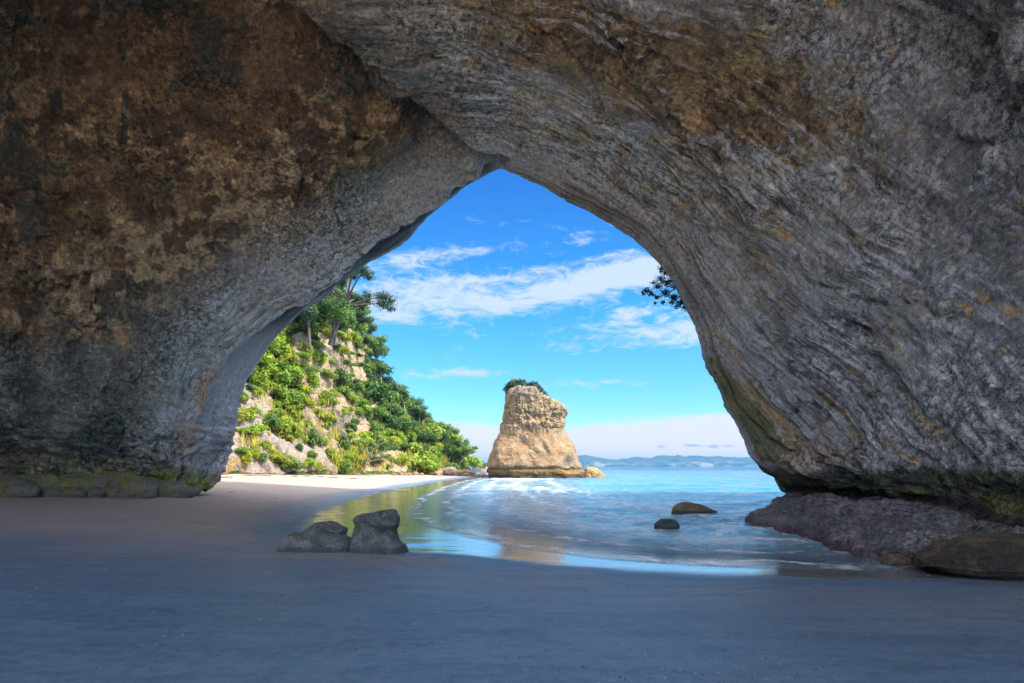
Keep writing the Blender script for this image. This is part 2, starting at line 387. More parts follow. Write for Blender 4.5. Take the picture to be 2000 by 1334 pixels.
# ---- relief
big = fbm(P, 4, 0.16) * 0.75
med = fbm(P, 5, 0.75, off=5) * 0.20
fine = fbm(P, 4, 3.2, 0.62, off=9, ridge=True) * 0.055
st1 = perlin(np.stack([U * 0.22, q * 1.25, SI * 0 + 3], 1)) * 0.16 + perlin(np.stack([U * 0.5, q * 3.4, SI * 0 + 8], 1)) * 0.09 + perlin(np.stack([U * 1.1, q * 8, SI * 0 + 8], 1)) * 0.045
pitn = np.minimum(0, fbm(P, 3, 1.9, 0.6, off=31) + 0.1) * 0.16
rimk = 0.14 + 0.86 * sm(np.abs(TI), 0.0, 0.9)
slab = fbm(np.stack([U * 0.10, q * 0.45, SI * 0 + 31], 1), 3, 1, .5, ridge=True) * 0.30 * right * (1 - sm(SI, 13.2, 14)) + sm(fbm(P, 4, .32, .6, off=61), .05, .22) * .28 * (1 - .6 * right)
streak_amt = streak_amt * (0.5 + 0.7 * sm(fbm(P, 3, .35, off=3), -.25, .3))
D = slab * rimk + big * rimk + (med + fine * 1.2 + pitn) * (0.35 + 0.65 * rimk) + st1 * streak_amt * (0.5 + .5 * rimk)
# lip over the shadowed underside strip at the left of the opening
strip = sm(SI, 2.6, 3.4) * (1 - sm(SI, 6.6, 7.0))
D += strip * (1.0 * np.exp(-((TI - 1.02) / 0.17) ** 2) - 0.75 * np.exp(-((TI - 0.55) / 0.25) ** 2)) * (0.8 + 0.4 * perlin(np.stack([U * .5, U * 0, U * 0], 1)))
# second fold on the jamb
D += 0.35 * np.exp(-((SI - 2.3) / 0.8) ** 2) * np.exp(-((TI - 1.0) / 0.18) ** 2)
# crack that runs up from the peak of the opening
crackpoly = [(985, 322), (945, 308), (905, 285), (870, 262), (838, 246), (815, 215), (780, 185), (745, 165), (722, 150), (700, 120), (680, 98), (640, 70), (600, 40), (560, 5), (530, -40), (480, -120)]
cdist, cw = segdist(px, py, crackpoly)
side = np.sign((px - np.interp(cw, range(len(crackpoly)), [p[0] for p in crackpoly])) + (py - np.interp(cw, range(len(crackpoly)), [p[1] for p in crackpoly])) * -1.0)
cn = perlin(np.stack([px / 45, py / 45, px * 0], 1))
D += vis * (-0.62 * np.exp(-(cdist / (11 + 9 * cn)) ** 2) * (1 - sm(cw, 11, 15)) - 0.25 * np.exp(-(cdist / 7) ** 2))
step = sm(cdist * side, -26, 26)     # right slab stands proud of the left dome
D += vis * 0.45 * (step - 0.5) * np.exp(-(cdist / 70) ** 2) * sm(cw, 0.6, 2)
for (hx, hy, hr, hd) in [(722, 185, 26, 0.7), (835, 262, 26, 0.8), (800, 228, 15, .5), (690, 110, 16, 0.5), (868, 290, 20, .4)]:
    D -= vis * hd * np.exp(-(np.hypot(px - hx, (py - hy)) / hr) ** 2 * (1 + 0.6 * cn))
# old fracture line on the right roof and a few others
veins = [[(1205, 60), (1255, 112), (1300, 158), (1325, 200), (1352, 235), (1388, 268), (1420, 300), (1440, 345), (1468, 392), (1502, 428)],
         [(1060, 40), (1130, 100), (1180, 170), (1205, 235)], [(540, 10), (610, 80), (660, 130), (700, 190)],
         [(1000, 345), (1100, 395), (1180, 440)][:0] or [(1480, 640), (1560, 740), (1600, 800), (1680, 880)],
         [(1395, 690), (1440, 790), (1500, 850), (1545, 885)]]
VD = np.full(len(P), 1e9)
wob = fbm(np.stack([px / 60, py / 60, px * 0], 1), 3) * 9
for k, v in enumerate(veins):
    vd, _ = segdist(px + wob, py - wob, v); 
    D += vis * 0.13 * np.sign(perlin(np.stack([px / 500 + k, py / 500, px * 0], 1)) + .2) * np.exp(-(vd / 16) ** 2) * sm(vd, 0, 9) * (2)
    D -= vis * 0.10 * np.exp(-(vd / 4.5) ** 2)
    if k < 1: VD = np.minimum(VD, vd)
vd, _ = segdist(px, py, [(1470, 330), (1460, 390), (1510, 440)])
D -= vis * 0.35 * np.exp(-(np.hypot((px - 1430) * 0.8 + (py - 385) * -0.8, (px - 1430) * 0.6 + (py - 385) * .6) / 40) ** 2)
# dark cracks
crk = [[(1660, 880), (1690, 905), (1708, 930), (1735, 965)]]
CD = np.full(len(P), 1e9)
for v in crk:
    vd, _ = segdist(px + wob * .6, py, v); CD = np.minimum(CD, vd)
D -= vis * 0.35 * np.exp(-(CD / 4.5) ** 2)
# left foot: rounded slabs dipping into the sand
lb = (1 - sm(SI, 1.3, 2.2)) * (TI > -0.5) * (TI < 6)
lay = fbm(np.stack([U * 0 + P[:, 0] * 0.5, P[:, 1] * .5, P[:, 2] * 2.1 + P[:, 0] * 0.30], 1), 4, 1.0, 0.5, off=3, ridge=True)
D += lb * lay * 0.38
D -= (1 - sm(SI, 0.9, 1.5)) * sm(SI, -0.2, 0.5) * 0.5 * (TI > 0) * (TI < 5)
# right foot: tide notch and knobbly ledge
notch = np.exp(-((SI - 14.75) / 0.45) ** 2) * (TI > -1)
D -= notch * 0.12 * sm(np.abs(TI), 0, 0.6)
led = sm(SI, 15.1, 15.6)
D += led * (fbm(P, 4, 1.5, 0.6, off=77, ridge=True) * 0.16 + fbm(P, 3, 5, off=7) * 0.05 - big * rimk * 0.7)
cn1 = perlin(np.stack([U * 0.16, q * 0.34, U * 0], 1) + 0.35 * fbm(P, 3, .8)[:, None]); cn2 = perlin(P * 0.30 + 0.3 * fbm(P, 3, 1.1, off=5)[:, None] + 9)
cr1 = np.exp(-(cn1 / 0.016) ** 2) * right * sm(perlin(P * .22 + 40), 0.02, .15) * (1 - led) + np.exp(-(cn2 / 0.013) ** 2) * left * sm(perlin(P * .25 + 70), .05, .2)
cr1 = np.clip(cr1 * sm(TI, .15, .5) * (TI < 5), 0, 1)
D -= 0.16 * cr1
D += 0.10 * sm(cn1, -.02, .02) * right * sm(perlin(P * .22 + 40), 0.0, .2) * sm(TI, .2, .8) + .10 * sm(cn2, -.02, .02) * left * sm(TI, .4, 1) * sm(perlin(P * .25 + 70), 0, .2)
Q = P + N * D[:, None]
px2 = CX + Q[:, 0] / np.maximum(Q[:, 1], 1) * F; py2 = HZ - (Q[:, 2] - H) / np.maximum(Q[:, 1], 1) * F
# ---- stains and minerals, plus light and shade painted near the rim
I2 = np.stack([px / 100, py / 100, TI * .2], 1)
a1 = fbm(I2, 5, 0.55, 0.55, off=2); a2 = fbm(I2, 5, 1.4, 0.6, off=12); a3 = fbm(I2, 5, 2.6, 0.62, off=22)
sn = fbm(np.stack([U * 0.35, q * 2.2, U * 0], 1), 5, 1, 0.6, off=4)
sn2 = fbm(np.stack([U * 0.7, q * 6.5, U * 0], 1), 4, 1, 0.6, off=14)
grey = lerp(C(0.43, 0.42, 0.42), C(0.30, 0.31, 0.31), sm(a2, -0.4, 0.4))
base = lerp(grey * 1.15, C(0.56, 0.48, 0.38), sm(sn, 0.05, 0.5) * 0.6 * right)
cc = base.copy()
# left dome: brown and ochre with blackish growth
ld = sm(TI, 1.35, 2.1) * left
lowleft = sm(py, 560, 760)
brown = lerp(C(0.15, 0.095, 0.06), C(0.36, 0.22, 0.115), sm(a2, -0.25, 0.3))
ochre = sm(a3 + 0.7 * a1 + .4 * a2, 0.10, 0.20)
brown = lerp(brown, C(0.58, 0.385, 0.20), ochre * 0.75)
top = 1 - sm(py, 60, 260)
brown = lerp(brown, C(0.20, 0.13, 0.08), top * 0.6 * sm(a2, -.5, .2))
dkp = np.maximum(sm(a3 * 0.6 + a2 * 0.6 + 0.5 * perlin(I2 * 0.7 + 50), 0.16, 0.22), sm(fbm(np.stack([px / 55, py / 130, px * 0], 1), 4, 1, .6, off=66), .26, .36))
brown = lerp(brown, C(0.075, 0.085, 0.07), dkp * 0.85)
ll = lerp(C(0.16, 0.165, 0.15), C(0.30, 0.28, 0.24), sm(a2 + a3 * .5, -0.3, 0.35))
ll = lerp(ll, C(0.05, 0.075, 0.07), sm(a1 + 0.4 * a3, 0.0, 0.35) * 0.8)
lcol = lerp(brown, ll, sm(py + 120 * a1 + 0.25 * px, 600, 760))
# pale ochre seam that crosses the wall
seam, _ = segdist(px + 40 * a2, py + 40 * a3, [(180, 560), (290, 505), (400, 470), (500, 410), (560, 350)])
lcol = lerp(lcol, C(0.62, 0.46, 0.28), np.exp(-(seam / 62) ** 2) * sm(a3 + .4 * a2, -0.06, 0.04) * 0.95)
seam, _ = segdist(px + 25 * a2, py + 25 * a3, [(0, 610), (60, 640), (130, 632), (200, 650), (240, 662)])
lcol = lerp(lcol, C(0.60, 0.38, 0.20), np.exp(-(seam / 20) ** 2) * sm(a3, -0.2, 0.1) * 0.9)
cc = lerp(cc, lcol, ld)
# grey weathered band next to the brown: some greenish wash
gb = left * sm(TI, 0.9, 1.3) * (1 - sm(TI, 1.7, 2.3))
cc = lerp(cc, C(0.30, 0.31, 0.24), gb * sm(sn + a2 * .6, -0.1, 0.3) * 0.6)
cc = lerp(cc, C(0.74, 0.70, 0.67), left * (1 - sm(TI, 0.85, 1.1)) * sm(py, 540, 660) * 1.0)  # jamb paled, outside light falling on it painted into the colour
oj, _ = segdist(px + 12 * a3, py, [(350, 880), (372, 830), (395, 760), (420, 720)])
cc = lerp(cc, C(0.48, 0.27, 0.12), np.exp(-(oj / 17) ** 2) * left * 0.8 * sm(a3, -.4, .2))
cc = lerp(cc, lerp(C(0.11, 0.13, 0.155), C(0.17, 0.19, 0.21), sm(a2, -.3, .3)), strip * (1 - sm(TI + .05 * a3, 0.86, 0.94)) * sm(TI, .08, .2) * 0.9)  # underside strip darkened blue-grey, its shade painted into the colour
# foot of the left wall
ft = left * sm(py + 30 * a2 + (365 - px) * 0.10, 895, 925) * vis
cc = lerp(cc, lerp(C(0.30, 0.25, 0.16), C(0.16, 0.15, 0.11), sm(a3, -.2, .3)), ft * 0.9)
ms = np.exp(-((py + 16 * a3 - (938 + (px - 200) * 0.02)) / 15) ** 2) * sm(px, 60, 260) * left * vis
cc = lerp(cc, C(0.36, 0.37, 0.04), np.clip(ms * sm(a3 + 0.3 * a2, -0.25, 0.1), 0, 1) * 0.9)
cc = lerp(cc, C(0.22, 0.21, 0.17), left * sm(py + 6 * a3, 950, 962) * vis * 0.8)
# right roof and wall
rbk = np.exp(-(((px - 1300) * 0.62 + (py - 120) * 0.35) / 330) ** 2 - (((py - 130) * 0.9 - (px - 1300) * 0.35) / 130) ** 2)
rbrown = np.clip(sm(rbk + a1 * 0.55 + a2 * 0.25, 0.35, 0.75), 0, 1) * right * vis
cc = lerp(cc, lerp(C(0.15, 0.095, 0.055), C(0.40, 0.23, 0.10), sm(a3 + 0.4 * a2, -0.1, 0.35)), rbrown * 0.92)
dk = sm(sn * 0.9 + a1 * 0.5 + a3 * .3 + np.clip((px - 1500) / 1400, -.3, .5) * right, 0.12, 0.40) * right
cc = lerp(cc, C(0.13, 0.145, 0.16), dk * 0.6)
pale = sm(sn2 * 0.8 + a2 * 0.4 + 0.3 * sn, 0.12, 0.32) * right
cc = lerp(cc, C(0.74, 0.74, 0.76), pale * 0.8)
bs, _ = segdist(px + 50 * a2, py + 40 * a3, [(1640, 70), (1760, 130), (1880, 220), (2010, 270)])
cc = lerp(cc, C(0.62, 0.64, 0.70), np.exp(-(bs / 36) ** 2) * right * vis * sm(a3, -.5, .2) * 0.8)
och = sm(fbm(np.stack([U * 0.5, q * 3.2, U * 0], 1), 5, 0.8, 0.6, off=44) + 0.3 * a3, 0.22, 0.34) * right * sm(TI, 0.8, 1.6)
cc = lerp(cc, C(0.62, 0.40, 0.18), och * 0.85)
ol = np.clip(sm(TI + .3 * a2, 0.9, 1.5) * (1 - sm(TI, 3.2, 4)), 0, 1) * right * (1 - sm(SI, 9.6, 11)) * sm(a3 + .5 * a1, -.25, .2)
cc = lerp(cc, lerp(C(0.36, 0.30, 0.16), C(0.30, 0.20, 0.11), sm(a2, -.2, .3)), ol * 0.6)
mossr = inpoly(px + 22 * a3, py + 18 * a2, [(1380, 705), (1408, 690), (1440, 740), (1490, 800), (1540, 850), (1575, 905), (1480, 905), (1465, 870), (1425, 790)]) * vis * right
cc = lerp(cc, lerp(C(0.12, 0.13, 0.05), C(0.24, 0.22, 0.07), sm(a3, -.3, .3)), mossr * 0.85)
rimp = right * (1 - sm(TI, 0.10, 0.42)) * sm(py, 640, 760)
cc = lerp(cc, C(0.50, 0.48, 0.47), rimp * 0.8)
ol2, _ = segdist(px + 9 * a3, py, [(1400, 650), (1440, 700), (1470, 760), (1530, 830), (1570, 880)])
cc = lerp(cc, C(0.58, 0.36, 0.12), np.exp(-(ol2 / 8) ** 2) * right * sm(a2, -.4, .2) * 0.8)
pk = np.exp(-(((px - 1600) / 70) ** 2 + ((py - 893) / 26) ** 2)) * right
cc = lerp(cc, C(0.55, 0.42, 0.34), np.clip(pk * 1.3, 0, 1) * 0.8)
# tide stained band, algae and black notch
tb = sm(py + 12 * a3 + 10 * a2, 906, 924) * right * vis * (1 - led)
cc = lerp(cc, lerp(C(0.085, 0.10, 0.055), C(0.05, 0.06, 0.05), sm(a3, -.2, .3)), tb * 0.92)
tb2 = np.exp(-((SI - 14.15 + 0.2 * a3) / 0.22) ** 2) * right
cc = lerp(cc, C(0.22, 0.21, 0.06), tb2 * 0.75 * sm(a2, -.4, .2))
cc = lerp(cc, C(0.03, 0.028, 0.028), np.exp(-((SI - 14.62 + 0.15 * a3) / 0.26) ** 2) * 0.9)
lc = lerp(C(0.17, 0.165, 0.165), C(0.31, 0.29, 0.295), sm(a3 + a2 * .5, -0.2, 0.4))
lc = lerp(lc, C(0.13, 0.12, 0.12), sm(fbm(P, 4, 1.3, off=3), 0.12, 0.4) * 0.7)
cc = lerp(cc, lc, sm(SI, 14.8, 15.05))
wl = led * (1 - sm(Q[:, 2], 0.10, 0.24)); cc = lerp(cc, C(0.10, 0.06, 0.07), wl * 0.8)
pz = right * vis * (1 - sm(TI + .25 * a2, 0.9, 1.9)) * (1 - sm(SI, 9.5, 12)); cc = lerp(cc, lerp(C(.56, .52, .48), C(.40, .36, .31), sm(sn, -.2, .3)), pz * .75)
cc = lerp(cc, C(0.60, 0.58, 0.56), np.exp(-(VD / 3.0) ** 2) * 0.55 * vis)
cc = lerp(cc, C(0.03, 0.03, 0.03), np.exp(-(CD / 4) ** 2) * 0.85 * vis)
cc = lerp(cc, C(.05, .05, .05), cr1 * .6)
ext = sm(-TI, 0.2, 1.0); cc = lerp(cc, lerp(C(0.44, 0.37, 0.29), C(0.32, 0.27, 0.22), sm(a2, -.3, .3)), ext)
cc = np.where(TI[:, None] > 0, cc * 1.65, cc); lum = 1 + 0.32 * (left * (1 - sm(TI, 1.3, 1.9)) * (1 - strip * (1 - sm(TI, .8, .95))) + right * (1 - sm(TI, .9, 1.8)) * (1 - led)) * (1 - sm(py, 880, 905)); cc = cc * lum[:, None]; mxc = cc.max(1)[:, None]; cc = cc * np.minimum(1, 0.86 / mxc); cc = np.clip(cc, 0.01, 0.86)  # rock near the rim lightened, daylight from the opening put into colour
jamb = left * (1 - sm(TI, 0.85, 1.1)) * sm(py, 560, 700) * (1 - sm(py, 850, 900))
grit = np.clip(1 - 0.6 * jamb - 0.5 * strip * (1 - sm(TI, 0.86, 0.94)) - 0.35 * (right * (1 - sm(TI, .9, 1.6))), 0.2, 1) * (0.62 + 0.6 * sm(fbm(P, 4, .28, off=21), -.25, .25))
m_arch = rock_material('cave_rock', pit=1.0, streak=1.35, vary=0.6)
m_ledge = rock_material('ledge_rock', pit=0.8, streak=0.15, vary=0.6, rough=0.7, scale=1.3)
Fa = grid_faces(NS, NTt)
sF = SI[Fa].mean(1)
arch_root = bpy.data.objects.new('rock_arch', None); col.objects.link(arch_root); arch_root.location = (0, 15, 0)
tag(arch_root, 'huge weathered rock arch of the sea cave framing the beach and bay', 'rock arch')
def sub(name, mask, mat):
    f = Fa[mask]; u, inv = np.unique(f, return_inverse=True)
    me = mesh_from(name, Q[u] - np.array([0, 15, 0]), inv.reshape(f.shape))
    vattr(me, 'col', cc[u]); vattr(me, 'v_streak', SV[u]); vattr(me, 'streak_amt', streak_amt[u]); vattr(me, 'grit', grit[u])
    return link(name, me, mat, arch_root)
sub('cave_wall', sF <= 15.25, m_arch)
lg = sub('ledge', sF > 15.25, m_ledge); lg['label'] = 'purple grey knobbly ledge at the waterline'
# the top of the headland closes the arch
topv = []
a = G[0]; b = G[-1]; nrow = 14
ca = cr_interp(full[0], np.linspace(0, NCc - 1, 120), 0); cb = cr_interp(full[-1], np.linspace(0, NCc - 1, 120), 0)
rows = [ca * (1 - t) + cb * t for t in np.linspace(0, 1, nrow)]
tv = np.array(rows).reshape(-1, 3)
tt = np.repeat(np.linspace(0, 1, nrow), 120); bulge = 4 * tt * (1 - tt)
tv[:, 2] += bulge * 1 + fbm(tv, 3, 0.1) * 2 * bulge
me = mesh_from('headland_top', tv - np.array([0, 15, 0]), grid_faces(120, nrow))
vattr(me, 'col', lerp(C(0.10, 0.14, 0.04), C(0.4, 0.33, 0.2), sm(fbm(tv, 3, 0.2), 0, .4))); vattr(me, 'v_streak', tv); vattr(me, 'streak_amt', tv[:, 0] * 0); vattr(me, 'grit', tv[:, 0] * 0 + 1)
link('headland_top', me, m_arch, arch_root)
ARCH_RIM = Q.reshape(NTt, NS, 3)[kr]

# ------------------------------------------------------------------ sand sheet
def axis_pts(lo, hi, c, fine, n):
    k = np.linspace(-1, 1, n); s = np.sinh(k * 5.2) / math.sinh(5.2)
    v = np.where(s < 0, c + s * (c - lo), c + s * (hi - c)); return v
xs = np.unique(np.concatenate([np.linspace(-26, 18, 420), -26 - np.geomspace(0.15, 3900, 60), 18 + np.geomspace(0.15, 3900, 60)]))
ys = np.unique(np.concatenate([np.linspace(2, 16, 260), np.linspace(16, 40, 160), np.linspace(40, 125, 130), 125 + np.geomspace(1, 3800, 50), 2 - np.geomspace(0.1, 1500, 50)]))
X, Y = np.meshgrid(xs, ys); X = X.ravel(); Y = Y.ravel()
sd = shore_d(X, Y)
Z = sand_z(X, Y)
PN = np.stack([X, Y, X * 0], 1)
und = fbm(PN, 5, 0.55) * 0.045 + fbm(PN, 3, 2.6, ridge=True) * .006 + perlin(np.stack([X * 0.25 + Y * .1, Y * 2.4, X * 0], 1)) * 0.008
Z = Z + und * np.clip(sd, 0, 3) / 3 * (Y < 130)
rockc = [(-3.85, 11.9), (-2.7, 11.9)]
for rx_, ry_ in rockc:   # scour round the two rocks
    Z -= 0.05 * np.exp(-(((X - rx_) / 0.9) ** 2 + ((Y - ry_) / 0.7) ** 2))
nsd = fbm(PN, 4, 0.45, off=6) * 1.3 + perlin(np.stack([X * .5, Y * 1.7, X * 0], 1)) * 0.4
wedge = 1.9 * sm(Y, 10.0, 12.5) * (1 - 0.4 * sm(Y, 30, 70)) + 1.15
wet = 1 - sm(sd + nsd * 0.55, wedge - 0.5, wedge + 0.35)
damp = 1 - sm(Y + nsd * 1.0 + X * 0.25, 5.5, 15.5)
damp = np.maximum(damp, 1 - sm(sd + nsd, wedge + 0.3, wedge + 3.0)) * sm(Y, -3, 2)
me = mesh_from('sand', np.stack([X, Y, Z], 1), grid_faces(len(xs), len(ys)))
vattr(me, 'wet', wet); mk = np.zeros(len(X)); wv_ = fbm(PN, 4, .8, off=70) * .5 + fbm(PN, 3, .22, off=71) * .8
for k_, dd_ in enumerate((0.9, 1.45, 1.8, 2.4, 3.1, 4.2, 5.6)):
    mk = np.maximum(mk, np.exp(-((sd + wv_ * (1 + .3 * k_) - dd_) / 0.05) ** 2) * sm(perlin(np.stack([X * .7, Y * 1.2, X * 0 + k_ * 3], 1)), -.05, .2))
vattr(me, 'damp', damp); vattr(me, 'mark', mk * (Y < 22)); vattr(me, 'shore', sd)
m, T = newmat('sand')
pos = T.n('ShaderNodeTexCoord').outputs['Object']
wet_ = T.attr('wet'); damp_ = T.attr('damp')
n1 = T.noise(pos, 0.8, 6, 0.6); n2 = T.noise(pos, 9, 5, 0.65); n3 = T.noise(pos, 90, 3, 0.7)
ns = T.noise(T.mapping(pos, (0.45, 2.6, 1), (0, 0, R(6))), 1.0, 8, 0.62, 1.6)
ns2 = T.noise(T.mapping(pos, (1.8, 7.0, 1), (0, 0, R(-5))), 1.0, 6, 0.6, 1.5)
rear = T.ramp(T.n('ShaderNodeSeparateXYZ', i={0: pos}).outputs[1], 2.0, -3.0)
dry = T.mix(n1, (0.29, 0.225, 0.185), (0.37, 0.29, 0.24))
damp_skyblue = T.mix(T.ramp(ns, 0.33, 0.67), (0.036, 0.085, 0.145), (0.062, 0.125, 0.20))  # damp sand, with blue skylight painted into its colour
dry = T.mix(rear, dry, (0.52, 0.44, 0.36))  # unseen sand behind the camera made paler to bounce sunlight into the cave
c = T.mix(damp_, dry, damp_skyblue)
c = T.mix(T.math('MULTIPLY', wet_, 0.75), c, (0.20, 0.17, 0.145))
spk = T.ramp(n3, 0.68, 0.76); c = T.mix(T.math('MULTIPLY', T.ramp(n2, 0.42, 0.58), T.math('MULTIPLY', damp_, 0.28)), c, (0.16, 0.20, 0.25)); c = T.mix(T.math('MULTIPLY', spk, 0.6), c, (0.42, 0.42, 0.42))
c = T.mix(T.math('MULTIPLY', T.attr('mark'), 0.55), c, (0.03, 0.04, 0.05))
spd = T.ramp(T.noise(pos, 60, 4, 0.75), 0.33, 0.26); c = T.mix(T.math('MULTIPLY', spd, 0.6), c, (0.03, 0.03, 0.035))
rgh = T.ramp(T.math('ADD', damp_, T.math('MULTIPLY', T.math('SUBTRACT', ns, 0.5), 0.5)), 0.2, 0.9, 0.85, 0.46)
rgh = T.math('ADD', T.math('MULTIPLY', rgh, T.math('SUBTRACT', 1.0, wet_)), T.math('MULTIPLY', wet_, 0.13))
hh = T.math('ADD', T.math('MULTIPLY', n2, 0.25), T.math('MULTIPLY', n3, 0.12))
hh = T.math('ADD', T.math('MULTIPLY', hh, 3.6), T.math('MULTIPLY', ns, 0.45)); hh = T.math('ADD', hh, T.math('MULTIPLY', ns2, 0.25))
bs_ = T.math('ADD', 0.03, T.math('MULTIPLY', T.math('SUBTRACT', 1.0, wet_), 0.5))
bm = T.n('ShaderNodeBump', i={'Height': hh, 'Strength': bs_, 'Distance': 0.04}).outputs[0]
finish(T, **{'Base Color': c, 'Roughness': rgh, 'Normal': bm, 'Specular IOR Level': T.math('ADD', 0.3, T.math('MULTIPLY', T.math('MAXIMUM', damp_, wet_), 0.6)),
             'Coat Weight': T.math('MULTIPLY', wet_, 0.7), 'Coat Roughness': 0.03, 'Coat IOR': 1.33, 'Coat Normal': T.bump(ns2, 0.12, 0.02)})
tag(link('sand', me, m), kind='structure')

# ------------------------------------------------------------------ sea
na = 620; nr = 760
ang = np.linspace(R(-75), R(75), na); rad = np.concatenate([np.geomspace(5.5, 260, 620), np.geomspace(262, 3900, nr - 620)])
A, Rr = np.meshgrid(ang, rad); A = A.ravel(); Rr = Rr.ravel()
X = Rr * np.sin(A); Y = Rr * np.cos(A)
sd = -shore_d(X, Y)                      # positive out at sea
PN = np.stack([X, Y, X * 0], 1)
wn = fbm(PN, 3, 0.06, off=3)
ramp_ = np.clip(sd / 14, 0.0, 1) ** 0.8
def wave(lam, dirx, diry, amp, warp, seed):
    ph = (X * dirx + Y * diry) / lam * 2 * math.pi + fbm(PN, 2, 0.9 / lam, off=seed) * warp
    c_ = np.cos(ph); return amp * (1 - 2 * np.abs(np.sin(ph / 2)) ** 1.3 * 1.0)
far = 1 - sm(Rr, 60, 240)
Zw = (wave(7.5, 0.28, -0.96, 0.050, 5, 1) + wave(3.9, -0.15, -0.98, 0.030, 6, 7)) * ramp_ * (0.25 + 0.75 * far)
Zw += (wave(1.7, 0.35, -0.93, 0.030, 6, 12) + wave(0.85, -0.3, -0.95, 0.014, 7, 19)) * (0.2 + ramp_ * 0.8) * np.clip(sd / 2, 0, 1) * (1 - sm(Rr, 25, 70))
Zw += fbm(PN, 3, 1.6, off=9) * 0.020 * np.clip(sd / 3, 0, 1) * far
foam = np.zeros(len(X))
fn = fbm(PN, 5, 2.2, 0.65, off=40); fn2 = fbm(PN, 4, 0.7, 0.6, off=50)
def breaker(pts, h, wd, fo):
    global Zw, foam
    ww = [W(p[0], p[1], H * F / (p[1] - HZ))[:2] for p in pts]
    d, t = segdist(X + fn2 * wd * .5, Y + fn2 * wd * .6, ww); n_ = len(pts) - 1
    env = np.sin(np.clip(t / n_, 0.02, 0.98) * math.pi) ** 0.6 * (0.55 + 0.45 * fn2 * 2)
    Zw = Zw + np.maximum(env, 0) * h * np.exp(-(d / wd) ** 2)
    foam = np.maximum(foam, fo * sm(np.exp(-(d / (wd * 1.1)) ** 2) * np.maximum(env, 0) + fn * 0.45, 0.10, 0.42))
breaker([(1045, 957), (1075, 958)], 0.34, 0.75, 1.0)
breaker([(1080, 962), (1105, 965), (1150, 963)], 0.34, 0.75, 1.0)
breaker([(970, 950), (1010, 949)], 0.16, 0.7, 1.0)
breaker([(880, 968), (930, 964), (975, 966)], 0.06, 0.35, 0.8)
breaker([(1160, 985), (1230, 983), (1290, 986)], 0.10, 0.4, 0.35)
breaker([(955, 936), (1010, 938), (1075, 936)], 0.28, 1.6, 1.0)
breaker([(1110, 946), (1220, 947), (1330, 945)], 0.22, 1.2, 0.12)
breaker([(1180, 968), (1290, 966), (1400, 968)], 0.16, 0.8, 0.05)
breaker([(1330, 1012), (1420, 1010), (1500, 1012)], 0.07, 0.5, 0.0)
# swash: thin foam edges parallel to the shore
sx = sd + fbm(PN, 4, 0.5, off=60) * 0.9
for dd, wd, am in ((0.25, 0.22, 1.0), (1.7, 0.25, 0.95), (3.6, 0.35, 0.8), (6.0, 0.4, 0.7), (9.5, .5, .6)):
    e_ = np.exp(-((sx - dd) / wd) ** 2)
    foam = np.maximum(foam, am * e_ * sm(fn + fn2 * .6, -0.35, 0.3))
    Zw += 0.018 * np.exp(-((sx - dd - .1) / (wd * 2.2)) ** 2) * (sd > 0)
rocks_w = [(6.7, 20.9, 0.9), (4.2, 15.7, 0.45)]
for rx_, ry_, rr in rocks_w:
    d = np.hypot(X - rx_, (Y - ry_)); foam = np.maximum(foam, 0.35 * np.exp(-((d - rr) / 0.25) ** 2) * sm(fn, -0.2, 0.3))
# swirl of foam along the ledge
ring_l = [tuple(W(*p)[:2]) for p in [(1465, 1019, 18), (1560, 1046, 14.4), (1690, 1086, 11.2), (1760, 1100, 10.2)]]
d, t = segdist(X, Y, ring_l); foam = np.maximum(foam, 0.75 * np.exp(-(d / (0.28 + 0.25 * np.clip(fn2, -1, 1))) ** 2) * sm(t, 0.9, 2.3) * sm(fn, -0.3, 0.2))
Zw += 0.004
me = mesh_from('sea_water', np.stack([X, Y, Zw], 1), grid_faces(na, nr)[:, ::-1])
vattr(me, 'foam', foam); vattr(me, 'off', sd)
m, T = newmat('sea_water')
pos = T.n('ShaderNodeTexCoord').outputs['Object']; off = T.attr('off'); fo = T.attr('foam')
shal = T.mix(T.ramp(off, 1.0, 9.0), (0.20, 0.34, 0.45), (0.05, 0.22, 0.32))
deep = T.mix(T.ramp(off, 8, 45), shal, (0.004, 0.135, 0.22))
deep = T.mix(T.ramp(off, 30, 120), deep, (0.003, 0.085, 0.16))
pat = T.noise(T.mapping(pos, (0.05, 0.16, 1)), 1.0, 5, 0.6, 0.5)
deep = T.mix(T.ramp(pat, 0.42, 0.62, 0, 0.45), deep, (0.004, 0.10, 0.17))
fn_ = T.noise(pos, 7, 6, 0.7, 0.4)
ln = T.noise(T.mapping(pos, (0.55, 1.5, 1), (0, 0, R(-6))), 1.0, 7, 0.62, 1.6)
lace = T.math('SUBTRACT', 1.0, T.ramp(T.math('ABSOLUTE', T.math('SUBTRACT', ln, 0.5)), 0.0, 0.022))
lace = T.math('MULTIPLY', lace, T.math('MULTIPLY', T.ramp(off, 0.0, 2.5, 0.2, 0.8), T.ramp(off, 18, 7, 0.0, 0.7)))
lace = T.math('MULTIPLY', lace, T.ramp(T.noise(pos, 0.35, 4, 0.6), 0.36, 0.5))
fm = T.math('MULTIPLY', T.math('MAXIMUM', fo, lace), T.ramp(fn_, 0.28, 0.55, 0.45, 1.0), clamp=True)
c = T.mix(fm, deep, (0.85, 0.86, 0.87))
w1 = T.noise(T.mapping(pos, (0.8, 2.2, 1), (0, 0, R(8))), 1.1, 8, 0.62, 0.5)
w2 = T.noise(T.mapping(pos, (1, 2.0, 1), (0, 0, R(-14))), 4.2, 6, 0.6, 0.3)
w3 = T.noise(T.mapping(pos, (0.12, 0.4, 1)), 1.0, 5, 0.6, 0.2)
